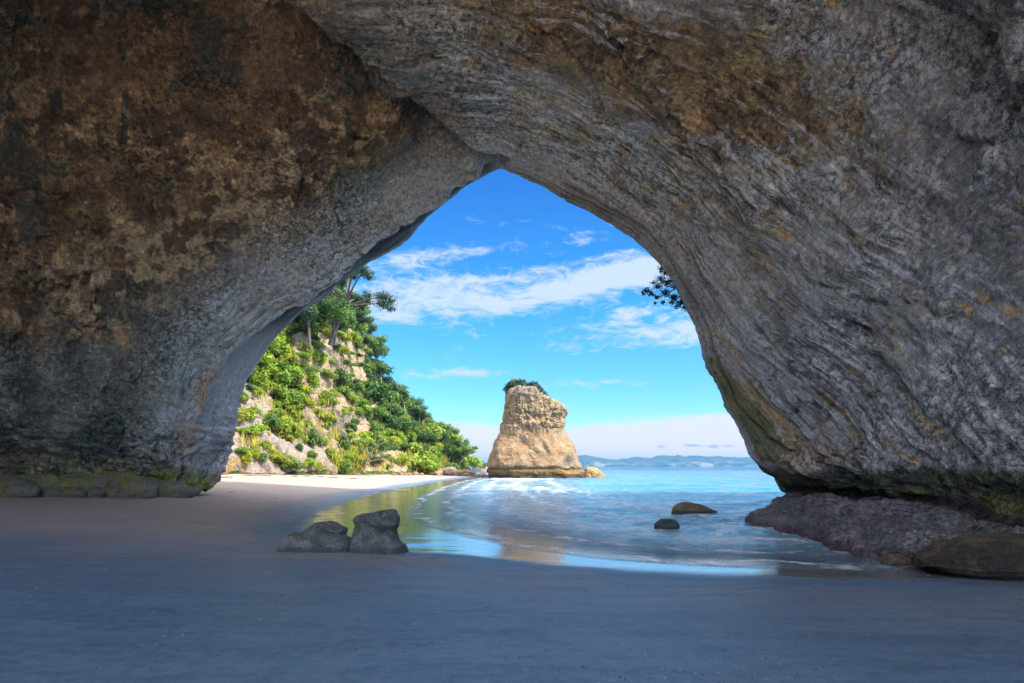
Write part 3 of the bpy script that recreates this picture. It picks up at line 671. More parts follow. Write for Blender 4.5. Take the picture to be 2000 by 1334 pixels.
h = T.math('ADD', T.math('MULTIPLY', w1, 0.9), T.math('MULTIPLY', w2, 0.22)); h = T.math('ADD', h, T.math('MULTIPLY', w3, T.ramp(off, 30, 200, 0, 8)))
bmp = T.n('ShaderNodeBump', i={'Height': h, 'Strength': T.ramp(off, 1.0, 20, 0.45, 1.0), 'Distance': 0.26}).outputs[0]
b = T.n('ShaderNodeBsdfPrincipled', i={'Base Color': c, 'Roughness': T.math('ADD', 0.05, T.math('MULTIPLY', fm, 0.6)), 'IOR': 1.33, 'Normal': bmp, 'Specular IOR Level': 0.5})
tr = T.n('ShaderNodeBsdfTransparent', i={0: (1, 1, 1, 1)})
gl = T.n('ShaderNodeMixShader', i={0: T.math('MAXIMUM', T.ramp(off, 0.0, 4.5, 0.30, 1.0), fm), 1: tr.outputs[0], 2: b.outputs[0]})
o = T.n('ShaderNodeOutputMaterial'); m.node_tree.links.new(gl.outputs[0], o.inputs[0])
tag(link('sea_water', me, m), kind='structure')

# ------------------------------------------------------------------ left cliff (terrain)
CL = [  # base (px,py,D), mid, ridge (px,py,D)
 [(150, 926, 40), (230, 700, 50), (330, 440, 66)],
 [(300, 922, 48), (360, 700, 58), (430, 455, 73)],
 [(430, 919, 55), (480, 715, 65), (560, 500, 80)],
 [(560, 918, 62), (600, 730, 71), (650, 560, 85)],
 [(655, 918, 70), (675, 760, 78), (692, 612, 90)],
 [(730, 918, 78), (722, 800, 86), (716, 695, 96)],
 [(780, 919, 86), (762, 830, 93), (752, 760, 101)],
 [(832, 920, 94), (812, 862, 101), (802, 812, 107)],
 [(872, 922, 102), (862, 888, 107), (862, 860, 112)],
 [(905, 925, 108), (900, 912, 112), (897, 902, 116)],
 [(925, 932, 112), (924, 930, 114), (922, 928, 117)]]
ctrl = []
for b, mdl, r in CL:
    B = W(*b); M_ = W(*mdl); R_ = W(*r)
    dn = B + np.array([0.5, -1.0, -2.5]); back = R_ + np.array([-3, 9, -2.0]); back2 = R_ + np.array([-10, 26, -R_[2] - 3])
    ctrl.append([dn, B, (B + M_) / 2 + np.array([-0.8, .8, 0]), M_, (M_ + R_) / 2 + np.array([0, -.6, .8]), R_, back, back2])
ctrl = np.array(ctrl).transpose(1, 0, 2)    # (8 rows, 11 cols, 3)
nu, nv = 520, 360
uu_ = np.linspace(0, 10, nu); vv_ = np.concatenate([np.linspace(0, 5.3, 310), np.linspace(5.35, 7, 50)])
GC = cr_interp(cr_interp(ctrl, uu_, 1), vv_, 0); PC = GC.reshape(-1, 3)
NC = grid_normals(PC, nu, nv)
if NC[150 * nu + 200][1] > 0: NC = -NC
UC = np.tile(uu_, nv); VC = np.repeat(vv_, nu)
pxc = CX + PC[:, 0] / PC[:, 1] * F; pyc = HZ - (PC[:, 2] - H) / PC[:, 1] * F
bare_polys = [[(556, 668), (590, 640), (640, 655), (676, 640), (698, 668), (712, 700), (718, 750), (690, 750), (660, 743), (645, 770), (622, 800), (600, 770), (585, 752), (570, 700)],
              [(430, 760), (478, 752), (525, 762), (534, 790), (508, 825), (480, 870), (430, 890)],
              [(622, 785), (665, 765), (705, 810), (722, 825), (720, 862), (680, 868), (645, 860)],
              [(400, 845), (470, 835), (530, 850), (560, 862), (605, 790), (628, 800), (655, 840), (662, 880), (655, 925), (400, 925)],
              [(705, 895), (735, 884), (790, 880), (795, 925), (712, 925)],
              [(715, 790), (735, 780), (745, 790), (730, 800)]]
def bareness(x, y):
    n = fbm(np.stack([x / 60, y / 60, x * 0], 1), 4, 1.0, 0.6, off=8)
    xx = x + n * 26; yy = y + n * 20
    r = np.zeros(x.shape)
    for p_ in bare_polys: r = np.maximum(r, inpoly(xx, yy, p_))
    return r * 1.0
bare = bareness(pxc, pyc)
slabs = (pyc > 795) & (pxc < 680)
g = fbm(np.stack([(pxc + (pyc - 860) * -0.75) / 26, (pyc + pxc * .3) / 120, VC * 0], 1), 4, 1.0, 0.55, off=3, ridge=True)
strat = fbm(np.stack([PC[:, 0] * .2, PC[:, 1] * .2, PC[:, 2] * 1.3], 1), 4, 1.0, 0.55, off=6, ridge=True)
DC = fbm(PC, 5, 0.16, 0.5) * 1.3 + fbm(PC, 4, 0.8, 0.6, off=3) * 0.28 + bare * (np.where(slabs, g * 0.5, strat * 0.28 + g * .15)) + fbm(PC, 3, 2.6, .6, ridge=True) * 0.07
DC *= sm(VC, 0.4, 1.2) * (1 - 0.6 * sm(VC, 4.5, 5.3))
QC = PC + NC * DC[:, None]
ac = fbm(PC, 5, 0.5, 0.6, off=91); bc_ = fbm(PC, 5, 1.6, 0.65, off=92)
rock = lerp(C(0.54, 0.42, 0.28), C(0.38, 0.28, 0.18), sm(bc_ + strat * .3, 0.1, 0.6))
rock = lerp(rock, C(0.60, 0.38, 0.14), sm(ac, 0.02, 0.3) * 0.85 * (pyc < 870))
slabc = lerp(C(0.17, 0.145, 0.13), C(0.26, 0.22, 0.20), sm(bc_, -.3, .3))
slabc = lerp(slabc, C(0.44, 0.37, 0.31), sm(g + .3 * bc_, 0.3, 0.6))
slabc = lerp(slabc, C(0.5, 0.34, 0.08), sm(ac + .25 * g, 0.22, 0.4) * 0.8)
rock = np.where((slabs & (pyc > 800))[:, None], slabc, rock)
rock = lerp(rock, C(0.48, 0.42, 0.36), ((pxc < 520) & (pyc < 860)) * 0.7)
veg = lerp(C(0.05, 0.085, 0.015), C(0.20, 0.20, 0.03), sm(bc_, -0.1, 0.35))
veg = lerp(veg, C(0.34, 0.25, 0.04), sm(ac, 0.12, 0.35) * (pyc > 760) * 0.7)
colc = lerp(veg, rock, bare)
me = mesh_from('cliff', QC, grid_faces(nu, nv))
vattr(me, 'col', colc)
m_cliff = rock_material('cliff_rock', pit=0.4, vary=0.22, scale=0.6)
tag(link('cliff', me, m_cliff), kind='structure')

# ------------------------------------------------------------------ foliage
def leaf_mat(name, cols_, trans=0.35):
    m, T = newmat(name)
    oi = T.n('ShaderNodeObjectInfo').outputs['Random']; lr = T.attr('leaf')
    rp_ = T.n('ShaderNodeValToRGB', i={0: oi}); cr = rp_.color_ramp
    cr.elements[0].color = (*cols_[0], 1); cr.elements[1].color = (*cols_[-1], 1)
    for k, c_ in enumerate(cols_[1:-1]): e = cr.elements.new((k + 1) / (len(cols_) - 1)); e.color = (*c_, 1)
    v = T.math('ADD', 0.45, T.math('MULTIPLY', lr, 1.1))
    c = T.vmath('SCALE', rp_.outputs[0], None); T.t.links.new(v, c.node.inputs['Scale'])
    c = T.mix(T.math('MULTIPLY', T.ramp(lr, 0.55, 1.0), 0.35), c, (0.30, 0.30, 0.03))
    d = T.n('ShaderNodeBsdfPrincipled', i={'Base Color': c, 'Roughness': 0.55, 'Specular IOR Level': 0.35})
    t = T.n('ShaderNodeBsdfTranslucent', i={0: T.vmath('MULTIPLY', c, (1.2, 1.3, 0.5))})
    mx = T.n('ShaderNodeMixShader', i={0: trans, 1: d.outputs[0], 2: t.outputs[0]})
    o = T.n('ShaderNodeOutputMaterial'); m.node_tree.links.new(mx.outputs[0], o.inputs[0]); return m
M_sun = leaf_mat('leaves_bright', [(0.20, 0.31, 0.03), (0.28, 0.36, 0.03), (0.13, 0.25, 0.03), (0.34, 0.36, 0.03), (0.16, 0.27, 0.04)])
M_mid = leaf_mat('leaves_green', [(0.055, 0.13, 0.03), (0.09, 0.18, 0.035), (0.06, 0.14, 0.035), (0.13, 0.22, 0.03), (0.08, 0.17, 0.04)])
M_dark = leaf_mat('leaves_dark', [(0.02, 0.06, 0.035), (0.035, 0.08, 0.035), (0.018, 0.05, 0.035)], 0.2)
def simple_rough(name, c0, c1, scale, rough=0.85, bump=0.5):
    m, T = newmat(name); pos = T.n('ShaderNodeTexCoord').outputs['Object']
    n = T.noise(pos, scale, 6, 0.65); n2 = T.noise(pos, scale * 5, 4, 0.7)
    finish(T, **{'Base Color': T.mix(T.ramp(n, 0.3, 0.7), c0, c1), 'Roughness': rough, 'Normal': T.bump(T.math('ADD', n, n2), bump, 0.3 / scale)})
    return m
M_bark = simple_rough('pale_bark', (0.20, 0.16, 0.12), (0.42, 0.36, 0.29), 6)
M_barkd = simple_rough('dark_bark', (0.06, 0.05, 0.04), (0.14, 0.11, 0.09), 6)
def leaves_mesh(name, blobs, n, size, rng, hollow=0.55, droop=0.0, aspect=0.5):
    """blobs: (x,y,z,rx,ry,rz) clusters; leaf-sized diamonds spread through their shells"""
    b = np.array(blobs, float); wgt = (b[:, 3] * b[:, 4] + b[:, 4] * b[:, 5]) ; wgt /= wgt.sum()
    idx = rng.choice(len(b), n, p=wgt); dv = rng.normal(size=(n, 3)); dv /= np.linalg.norm(dv, axis=1)[:, None]
    rr = (hollow + (1 - hollow) * rng.random(n)) * (1 + 0.16 * rng.normal(size=n))
    c = b[idx, :3] + dv * b[idx, 3:] * rr[:, None]
    nrm = dv + rng.normal(size=(n, 3)) * 0.55; nrm[:, 2] += 0.35; nrm /= np.linalg.norm(nrm, axis=1)[:, None]
    a = np.cross(nrm, rng.normal(size=(n, 3))); a /= np.linalg.norm(a, axis=1)[:, None]; bb = np.cross(nrm, a)
    s = size * (0.6 + 0.8 * rng.random(n))[:, None]
    v = np.stack([c - a * s, c - bb * s * aspect, c + a * s, c + bb * s * aspect], 1).reshape(-1, 3)
    me = mesh_from(name, v, np.arange(4 * n).reshape(n, 4), smooth=False)
    clump = rng.random(len(b))[idx]
    lf = np.clip(rng.random(n) * 0.55 + clump * 0.45, 0, 1)
    vattr(me, 'leaf', np.repeat(lf, 4)); return me
def crown_blobs(rng, rx, rz, n, z0=0.0, flat=1.0, kk=0.42):
    out = []
    for k in range(n):
        a = rng.random() * 6.28; e_ = rng.random() ** 0.7 * 1.45; r = 0.62 + 0.2 * rng.random()
        x = math.cos(a) * math.cos(e_) * rx * r; y = math.sin(a) * math.cos(e_) * rx * r; z = z0 + math.sin(e_) * rz * r * flat
        q_ = kk * (0.7 + 0.6 * rng.random()); out.append((x, y, z, rx * q_, rx * q_, rz * q_ * 0.85))
    return out
def tube_mesh(name, paths, sides=7):
    V = []; Fc = []
    for path in paths:      # path: list of (x,y,z,r)
        p = np.array(path, float); n = len(p)
        k = np.linspace(0, n - 1, (n - 1) * 4 + 1); p = np.moveaxis(cr_interp(p, k, 0), 0, 0); n = len(p)
        tg = np.gradient(p[:, :3], axis=0); tg /= np.linalg.norm(tg, axis=1)[:, None] + 1e-9
        ref = np.array([0.3, 0.9, 0.2]); a = np.cross(tg, ref); a /= np.linalg.norm(a, axis=1)[:, None]; b = np.cross(tg, a)
        th_ = np.arange(sides) / sides * 2 * math.pi; o = len(V)
        ring = p[:, None, :3] + (a[:, None] * np.cos(th_)[None, :, None] + b[:, None] * np.sin(th_)[None, :, None]) * np.maximum(p[:, 3], 0.008)[:, None, None]
        V.extend(ring.reshape(-1, 3).tolist())
        Fc.extend((grid_faces(sides, n, wrap=True) + o).tolist())
    return mesh_from(name, V, Fc)
rng = np.random.default_rng(5)
# shrubs: round, ragged, low, columnar
shrub_me = []
for k in range(7):
    rx_ = [1, 1.1, 0.9, 1.25, 0.8, 1.0, 1.15][k]; rz_ = [0.9, 0.75, 1.1, 0.6, 1.35, 0.85, 0.7][k]
    shrub_me.append(leaves_mesh('shrub', crown_blobs(rng, rx_, rz_, 15, 0.0), 1500, 0.105, rng))
# ground points on the cliff
TREEC = QC.reshape(nv, nu, 3)
def cliff_near(px_, py_):
    d = np.hypot(pxc - px_, pyc - py_) + (VC > 5.4) * 1e3
    k = int(np.argmin(d)); return QC[k], NC[k]
spots = []; tries = 0
while len(spots) < 275 and tries < 14000:
    tries += 1
    k = rng.integers(0, nu * nv)
    if VC[k] < 1.0 or VC[k] > 5.35 or UC[k] < 1.5 or UC[k] > 9.6: continue
    x_, y_ = pxc[k], pyc[k]
    if not (380 < x_ < 915 and 500 < y_ < 926): continue
    if bare[k] > 0.5 and rng.random() > 0.08: continue
    right_side = x_ > 720 or (y_ < 650)
    r = rng.uniform(1.2, 2.6) * (1.2 if right_side else 0.95)
    if bare[k] > 0.5: r *= 0.5
    rp_ = r / QC[k][1] * F
    if bare[k] < .5 and x_ < 730:
        cx_ = np.array([x_ - rp_, x_ + rp_, x_, x_]) ; cy_ = np.array([y_, y_, y_ - rp_, y_ + rp_]); nb_ = bareness(cx_ * .8 + x_ * .2, cy_ * .8 + y_ * .2).sum()
        if nb_ >= 1: r *= .62; rp_ *= .62
        if nb_ >= 3 and rng.random() < .6: continue
    ok_ = True
    for (q_, a_, b_, c_, d_) in spots:
        if math.hypot(a_ - x_, (b_ - y_) * 1.2) < 0.62 * (rp_ + c_) * 0.72: ok_ = False; break
    if ok_: spots.append((k, x_, y_, rp_, r))
def zone(x, y):
    if x > 840: return 'at the seaward tip of the cliff'
    if x > 720: return 'on the long slope running down to the sea'
    if y < 640: return 'on the upper cliff under the arch rim'
    if x < 560: return 'on the left part of the cliff beside the cave wall'
    if y > 840: return 'near the foot of the cliff above the beach'
    return 'on the middle of the pale cliff face'
shrubs = {}
for (k, x_, y_, rp_, r) in spots:
    p_ = QC[k]; n_ = NC[k]
    hue = fbm(np.array([[x_ / 70, y_ / 70, 3.3]]), 3)[0] + rng.normal() * 0.10
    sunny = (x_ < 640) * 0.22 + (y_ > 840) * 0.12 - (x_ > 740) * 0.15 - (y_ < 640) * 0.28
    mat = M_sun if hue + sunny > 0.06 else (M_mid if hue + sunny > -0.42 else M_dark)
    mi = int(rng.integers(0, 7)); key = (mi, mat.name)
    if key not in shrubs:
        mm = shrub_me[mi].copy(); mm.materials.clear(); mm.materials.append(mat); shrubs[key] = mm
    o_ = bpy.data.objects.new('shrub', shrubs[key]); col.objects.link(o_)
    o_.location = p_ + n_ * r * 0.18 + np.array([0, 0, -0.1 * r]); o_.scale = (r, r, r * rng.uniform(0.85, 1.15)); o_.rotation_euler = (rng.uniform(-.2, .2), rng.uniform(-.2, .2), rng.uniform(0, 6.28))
    z_ = zone(x_, y_)
    kind_ = {'leaves_bright': 'yellow green', 'leaves_green': 'mid green', 'leaves_dark': 'dark green'}[mat.name]
    tag(o_, f'{kind_} leafy shrub {z_}', 'shrub', f'{kind_} shrubs {z_}')

# trees standing on the skyline ridge, with trunk, limbs and crown
def make_tree(h, rc, rng, mat, bark, nl=2600, lean=0.0, leaf=0.13, airy=False, flat=0.75):
    root = bpy.data.objects.new('tree', None); col.objects.link(root)
    paths = []; blobs = []
    tx_, tz_ = lean * h, h * 0.45
    paths.append([(0, 0, -0.4, h * .035), (tx_ * .3, .05, tz_ * .5, h * .03), (tx_ * .7, 0, tz_, h * .024)])
    nb = 9 if airy else 8
    for k in range(nb):
        a = k / nb * 6.28 + rng.uniform(-.3, .3); rr = rc * rng.uniform(0.45, 0.85); zz = h * rng.uniform(0.6, 0.97)
        if airy: rr = rc * rng.uniform(0.3, 1.0); zz = h * rng.uniform(0.4, 1.0)
        ex, ey = tx_ + math.cos(a) * rr, math.sin(a) * rr * 0.85
        paths.append([(tx_ * .7, 0, tz_, h * .018), (tx_ * .8 + (ex - tx_) * .5, ey * .5, tz_ + (zz - tz_) * .6, h * .011), (ex, ey, zz, h * .005)])
        q_ = rc * rng.uniform(0.28, 0.42) * (0.78 if airy else 1)
        blobs.append((ex, ey, zz, q_, q_, q_ * flat)); 
        if airy:
            blobs.append((ex * 1.15, ey, zz - rc * .12, q_ * .6, q_ * .6, q_ * .35)); blobs.append((ex * .7, ey * .7, zz * 1.02, q_ * .6, q_ * .6, q_ * .4))
    if not airy: blobs.append((tx_, 0, h * 0.9, rc * .5, rc * .5, rc * .4)); blobs.append((tx_ * .9, 0, h * 0.7, rc * .45, rc * .45, rc * .35))
    tr_ = link('trunk', tube_mesh('trunk', paths), bark, root)
    cr_ = link('crown', leaves_mesh('crown', blobs, nl, leaf, rng, hollow=0.25 if airy else 0.5), mat, root)
    return root
def copy_tree(src):
    c_ = src.copy(); col.objects.link(c_)
    for ch in src.children:
        d_ = ch.copy(); col.objects.link(d_); d_.parent = c_
    return c_
protoA = make_tree(4.2, 2.2, rng, M_mid, M_barkd); protoB = make_tree(4.8, 1.9, rng, M_mid, M_bark, lean=0.2); protoC = make_tree(3.6, 2.4, rng, M_mid, M_barkd, lean=-.15)
protos = [protoA, protoB, protoC]; used = [0, 0, 0]
ridge = [(702, 628, 0.9), (712, 668, 0.8), (722, 700, 0.75), (736, 722, 1.15), (742, 752, .8), (757, 768, .85), (775, 784, .9), (790, 798, .85), (797, 806, 1.05), (815, 826, .85), (830, 838, .9), (846, 850, .9), (860, 862, .95),
         (872, 874, .95), (885, 884, 1.0), (893, 893, .8), (852, 880, .9), (826, 868, .9), (800, 850, .8), (776, 830, .9), (870, 895, .9), (848, 900, .8), (880, 905, .75), (823, 893, .8), (760, 860, .85), (742, 800, .8)]
for i_, (x_, y_, s_) in enumerate(ridge):
    p_, n_ = cliff_near(x_, y_ + 8)
    j = i_ % 3; t_ = protos[j] if not used[j] else copy_tree(protos[j]); used[j] = 1
    t_.location = p_ + np.array([0, 0, -0.3]); t_.scale = (s_, s_, s_ * (1 if i_ != 3 else 1.3)); t_.rotation_euler = (0, 0, rng.uniform(0, 6.28))
    sky_ = i_ < 16
    if i_ == 3: lab, gr = 'tallest slim tree standing up above the cliff skyline', 'trees on the cliff skyline'
    elif i_ == 14: lab, gr = 'wide dark green tree at the seaward end of the cliff skyline', 'trees on the cliff skyline'
    elif i_ == 0: lab, gr = 'uppermost dark green tree on the cliff skyline below the pine', 'trees on the cliff skyline'
    elif i_ == 8: lab, gr = 'bushy tree poking out halfway down the cliff skyline', 'trees on the cliff skyline'
    elif sky_: lab, gr = 'green tree on the sloping skyline of the cliff', 'trees on the cliff skyline'
    else: lab, gr = 'green tree with hidden trunk on the slope below the skyline', 'trees on the slope below the skyline'
    tag(t_, lab, 'tree', gr)
# leaning tree that overhangs the rocks at the toe
t_ = make_tree(4.2, 2.2, rng, M_mid, M_bark, nl=2400, lean=0.45, flat=.5)
t_.location = cliff_near(885, 915)[0] + np.array([0.6, -0.6, -.2]); tag(t_, 'spreading coastal tree leaning out over the reddish rocks at the cliff end', 'tree')
# dark airy tree hanging from the cliff top beside the arch
t_ = make_tree(9.5, 4.8, rng, M_dark, M_barkd, nl=9500, lean=0.28, leaf=0.12, airy=True, flat=.5)
t_.location = W(645, 668, 72); tag(t_, 'dark airy pine like tree reaching over the sky from the cliff top', 'tree')
t_ = make_tree(5.6, 2.8, rng, M_dark, M_barkd, nl=5000, lean=-0.05, leaf=0.12, flat=.9)
t_.location = W(605, 672, 70); tag(t_, 'dense dark green tree below the pine against the cave rim', 'tree')
t_ = make_tree(5.0, 2.7, rng, M_mid, M_barkd, nl=5000, lean=-0.05, leaf=0.12, flat=.9)
t_.location = W(655, 668, 71); tag(t_, 'bushy mid green tree directly under the dark pine on the upper cliff', 'tree')
for (x_, y_, r_, lab) in [(575, 640, 2.3, 'dark shrub tucked against the cave rim at the upper cliff'), (628, 634, 2.2, 'round green shrub under the dense dark tree'), (672, 640, 2.0, 'green shrub between the trees and the upper rock face'), (690, 628, 1.7, 'small green shrub at the upper end of the skyline'), (600, 655, 1.8, 'low shrub just above the upper pale rock face')]:
    o_ = bpy.data.objects.new('shrub', shrubs[[k_ for k_ in shrubs if k_[1] != 'leaves_bright'][int(x_) % 4]]); col.objects.link(o_); o_.location = cliff_near(x_, y_)[0] + np.array([0, -.5, .2]); o_.scale = (r_, r_, r_); o_.rotation_euler = (0, 0, x_); tag(o_, lab, 'shrub', 'shrubs of the upper cliff')
# branch over the opening at the right
root = bpy.data.objects.new('overhanging_branch', None); col.objects.link(root)
a0 = W(1392, 600, 27.5); root.location = a0
def rel(px_, py_, d_): return tuple(W(px_, py_, d_) - a0)
br = [[(*rel(1400, 590, 28), .09), (*rel(1350, 565, 27.4), .06), (*rel(1310, 548, 27), .035), (*rel(1275, 560, 26.8), .015)],
      [(*rel(1350, 565, 27.4), .04), (*rel(1325, 580, 27), .025), (*rel(1310, 598, 26.8), .012)],
      [(*rel(1320, 552, 27.1), .03), (*rel(1300, 530, 26.9), .018), (*rel(1292, 518, 26.8), .01)],
      [(*rel(1330, 556, 27.1), .03), (*rel(1290, 580, 27.4), .018), (*rel(1268, 572, 27.4), .01)],
      [(*rel(1345, 570, 27.1), .03), (*rel(1338, 592, 27.1), .018), (*rel(1340, 606, 27.2), .01)]]
link('branch', tube_mesh('branch', br, 6), M_barkd, root)
bl = []
for (x_, y_, s_) in [(1262, 568, 10), (1272, 574, 9), (1285, 560, 11), (1292, 524, 9), (1300, 532, 12), (1290, 545, 11), (1305, 552, 14), (1318, 540, 12), (1322, 558, 14), (1300, 572, 12), (1283, 580, 8), (1280, 592, 5),
                     (1315, 580, 12), (1330, 590, 11), (1342, 578, 14), (1338, 600, 9), (1322, 598, 8), (1350, 560, 14), (1335, 548, 12), (1312, 590, 8), (1345, 604, 8), (1296, 590, 7), (1276, 552, 7), (1256, 572, 6)]:
    r_ = s_ / F * 27; bl.append((*rel(x_, y_, 27 + rng.uniform(-.5, .5)), r_, r_ * 1.3, r_ * .7))
link('leaves', leaves_mesh('leaves', bl, 3200, 0.05, rng, hollow=0.2), M_dark, root)
tag(root, 'leafy dark green branch hanging into the opening from the right rim', 'branch')
root = bpy.data.objects.new('root_tuft', None); col.objects.link(root); a0 = W(1377, 700, 23.2); root.location = a0
link('twig', tube_mesh('twig', [[(*rel(1384, 700, 23.3), .02), (*rel(1378, 706, 23.1), .012), (*rel(1379, 722, 23), .006)], [(*rel(1384, 700, 23.3), .02), (*rel(1381, 708, 23.1), .012), (*rel(1384, 718, 23.1), .006)]], 5), M_barkd, root)
link('leaves', leaves_mesh('leaves', [(*rel(1379, 704, 23.1), .06, .06, .08), (*rel(1379, 714, 23), .04, .04, .1)], 90, 0.03, rng, hollow=.2), M_dark, root)
tag(root, 'tiny twiggy plant clinging to the right edge of the rock opening', 'plant')
# pale bare tree at the cliff foot
root = bpy.data.objects.new('tree', None); col.objects.link(root); a0 = W(712, 915, 73); root.location = a0
pb = []
for (pts, r0) in [([(712, 918), (717, 900), (724, 885), (735, 872)], .16), ([(718, 900), (730, 890), (748, 884), (764, 882)], .09), ([(722, 890), (716, 874), (722, 862)], .08), ([(730, 878), (745, 866), (760, 862)], .07),
                  ([(716, 905), (728, 900), (745, 897), (757, 900)], .07), ([(735, 872), (728, 858), (732, 848)], .05), ([(735, 872), (742, 858), (752, 850)], .05), ([(748, 884), (758, 874), (770, 872)], .05), ([(722, 888), (708, 878), (702, 868)], .05)]:
    n_ = len(pts); pb.append([(*rel(x_, y_, 72.5 - 0.5 * i_), r0 * (1 - i_ / n_ * .75)) for i_, (x_, y_) in enumerate(pts)])
link('trunk', tube_mesh('trunk', pb, 6), M_bark, root)
link('crown', leaves_mesh('crown', [(*rel(x_, y_, 72), .9, .9, .35) for x_, y_ in [(735, 846), (762, 858), (772, 874), (706, 862), (752, 892)]], 900, 0.10, rng, hollow=.2), M_mid, root)
tag(root, 'pale gnarled tree with bare twisting limbs at the foot of the cliff', 'tree')

# long grass at the foot of the cliff
gv = []; gl = []
patches = [(665, 908, 12, 10, 300), (700, 898, 28, 16, 1500), (820, 905, 45, 10, 2400), (745, 912, 10, 4, 120), (650, 905, 12, 8, 300), (540, 742, 60, 60, 350), (515, 760, 30, 60, 300), (600, 850, 60, 10, 250), (490, 875, 25, 12, 240), (625, 800, 15, 40, 260), (850, 912, 20, 4, 500), (560, 830, 60, 30, 350), (640, 860, 16, 14, 200)]
for (x0, y0, sx_, sy_, n_) in patches:
    for k in range(int(n_ * (.8 if y0 > 890 else .4))):
        x_, y_ = x0 + rng.normal() * sx_ * .5, y0 + rng.normal() * sy_ * .5
        i_ = None
        uidx = None
        gl.append((x_, y_))
gl = np.array(gl)
# nearest cliff vertex through a coarse pixel table
tab = {}
for k in np.where((VC >= 1.0) & (VC < 5.3))[0][::3]:
    tab.setdefault((int(pxc[k] // 6), int(pyc[k] // 6)), []).append(k)
gp = []
for x_, y_ in gl:
    c_ = tab.get((int(x_ // 6), int(y_ // 6)))
    if c_: k = c_[rng.integers(len(c_))]; gp.append(QC[k] + NC[k] * 0.25 + rng.normal(size=3) * .25)
gp = np.array(gp); n = len(gp)
hgt = rng.uniform(0.5, 1.15, n)[:, None]; an = rng.random(n) * 6.28; dr = np.stack([np.cos(an), np.sin(an), np.zeros(n)], 1)
wd = 0.055; tipd = rng.normal(size=(n, 3)) * 0.22; tipd[:, 2] = 1
v = np.stack([gp - dr * wd, gp + dr * wd, gp + tipd * hgt * .6 + dr * wd * .7, gp + tipd * hgt * [1, 1, .9]], 1)
me = mesh_from('grass', v.reshape(-1, 3), np.arange(4 * n).reshape(n, 4), False); vattr(me, 'leaf', np.repeat(rng.random(n), 4))
M_grass = leaf_mat('grass_blades', [(0.42, 0.36, 0.05), (0.42, 0.36, 0.05)], 0.3)
tag(link('grass', me, M_grass), 'yellow green long grass and flax on the cliff', None, kind='stuff')

# ------------------------------------------------------------------ rocks shaped by their outlines
def profile_rock(name, left, right, D_, dep, mat, colfn, nz=160, na_=220, disp=None, power=2.3, below=0.4, topslope=None, chis=None):
    """left/right: lists of (px,py) from the top down; rings are superellipses between them"""
    L = np.array(left, float); Rr_ = np.array(right, float)
    y0 = max(L[0, 1], Rr_[0, 1]); y1 = min(L[-1, 1], Rr_[-1, 1])
    ys_ = np.linspace(y0, y1, nz)
    lx = np.interp(ys_, L[:, 1], L[:, 0]); rx_ = np.interp(ys_, Rr_[:, 1], Rr_[:, 0])
    zc = H + (HZ - ys_) / F * D_; cxw = ((lx + rx_) / 2 - CX) / F * D_; hw = (rx_ - lx) / 2 / F * D_
    base_hw = hw.max()
    # cap rings closing the top, skirt below the ground
    capn = 26; V_ = []
    kk = np.linspace(0, 1, capn)
    zc = np.concatenate([np.full(capn, zc[0]) + 0.0, zc, [zc[-1] - below]]); hw = np.concatenate([hw[0] * kk, hw, [hw[-1] * 1.02]]); cxw = np.concatenate([np.full(capn, cxw[0]), cxw, [cxw[-1]]])
    th_ = np.arange(na_) / na_ * 2 * math.pi; ct, st = np.cos(th_), np.sin(th_)
    f = (np.abs(ct) ** power + np.abs(st) ** power) ** (-1 / power)
    P_ = np.zeros((len(zc), na_, 3))
    P_[:, :, 0] = cxw[:, None] + hw[:, None] * (f * ct)[None]
    P_[:, :, 1] = D_ + (np.minimum(hw, base_hw) * dep)[:, None] * (f * st)[None]
    P_[:, :, 2] = zc[:, None]
    if topslope is not None: P_ = topslope(P_)
    P_ = P_.reshape(-1, 3)
    if chis:
        rg = np.random.default_rng(chis[2]); c_ = np.array([cxw[-2], D_, zc[-1]])
        for _ in range(chis[0]):
            n_ = rg.normal(size=3) * [1, 1, .55]; n_[2] = abs(n_[2]) * .9; n_[1] = -abs(n_[1]) if rg.random() < .8 else n_[1]; n_ /= np.linalg.norm(n_)
            dd_ = (P_ - c_) @ n_; hh_ = rg.uniform(chis[1], .985) * dd_.max(); P_ = P_ - np.maximum(0, dd_ - hh_)[:, None] * n_[None] * .92
    N_ = -grid_normals(P_, na_, len(zc))
    c0 = P_.mean(0); s_ = np.sign(((P_ - c0) * N_)[na_ * (capn + nz // 2):na_ * (capn + nz // 2 + 1)].sum())
    N_ = N_ * s_
    pxr = CX + P_[:, 0] / P_[:, 1] * F; pyr = HZ - (P_[:, 2] - H) / P_[:, 1] * F
    d = disp(P_, N_, pxr, pyr); Q_ = P_ + N_ * d[:, None]
    base = np.array([cxw[-2], D_, zc[-1]])
    me_ = mesh_from(name, Q_ - base, grid_faces(na_, len(zc), wrap=True))
    vattr(me_, 'col', np.clip(colfn(P_, N_, pxr, pyr), .01, .9))
    o_ = link(name, me_, mat, loc=base); return o_
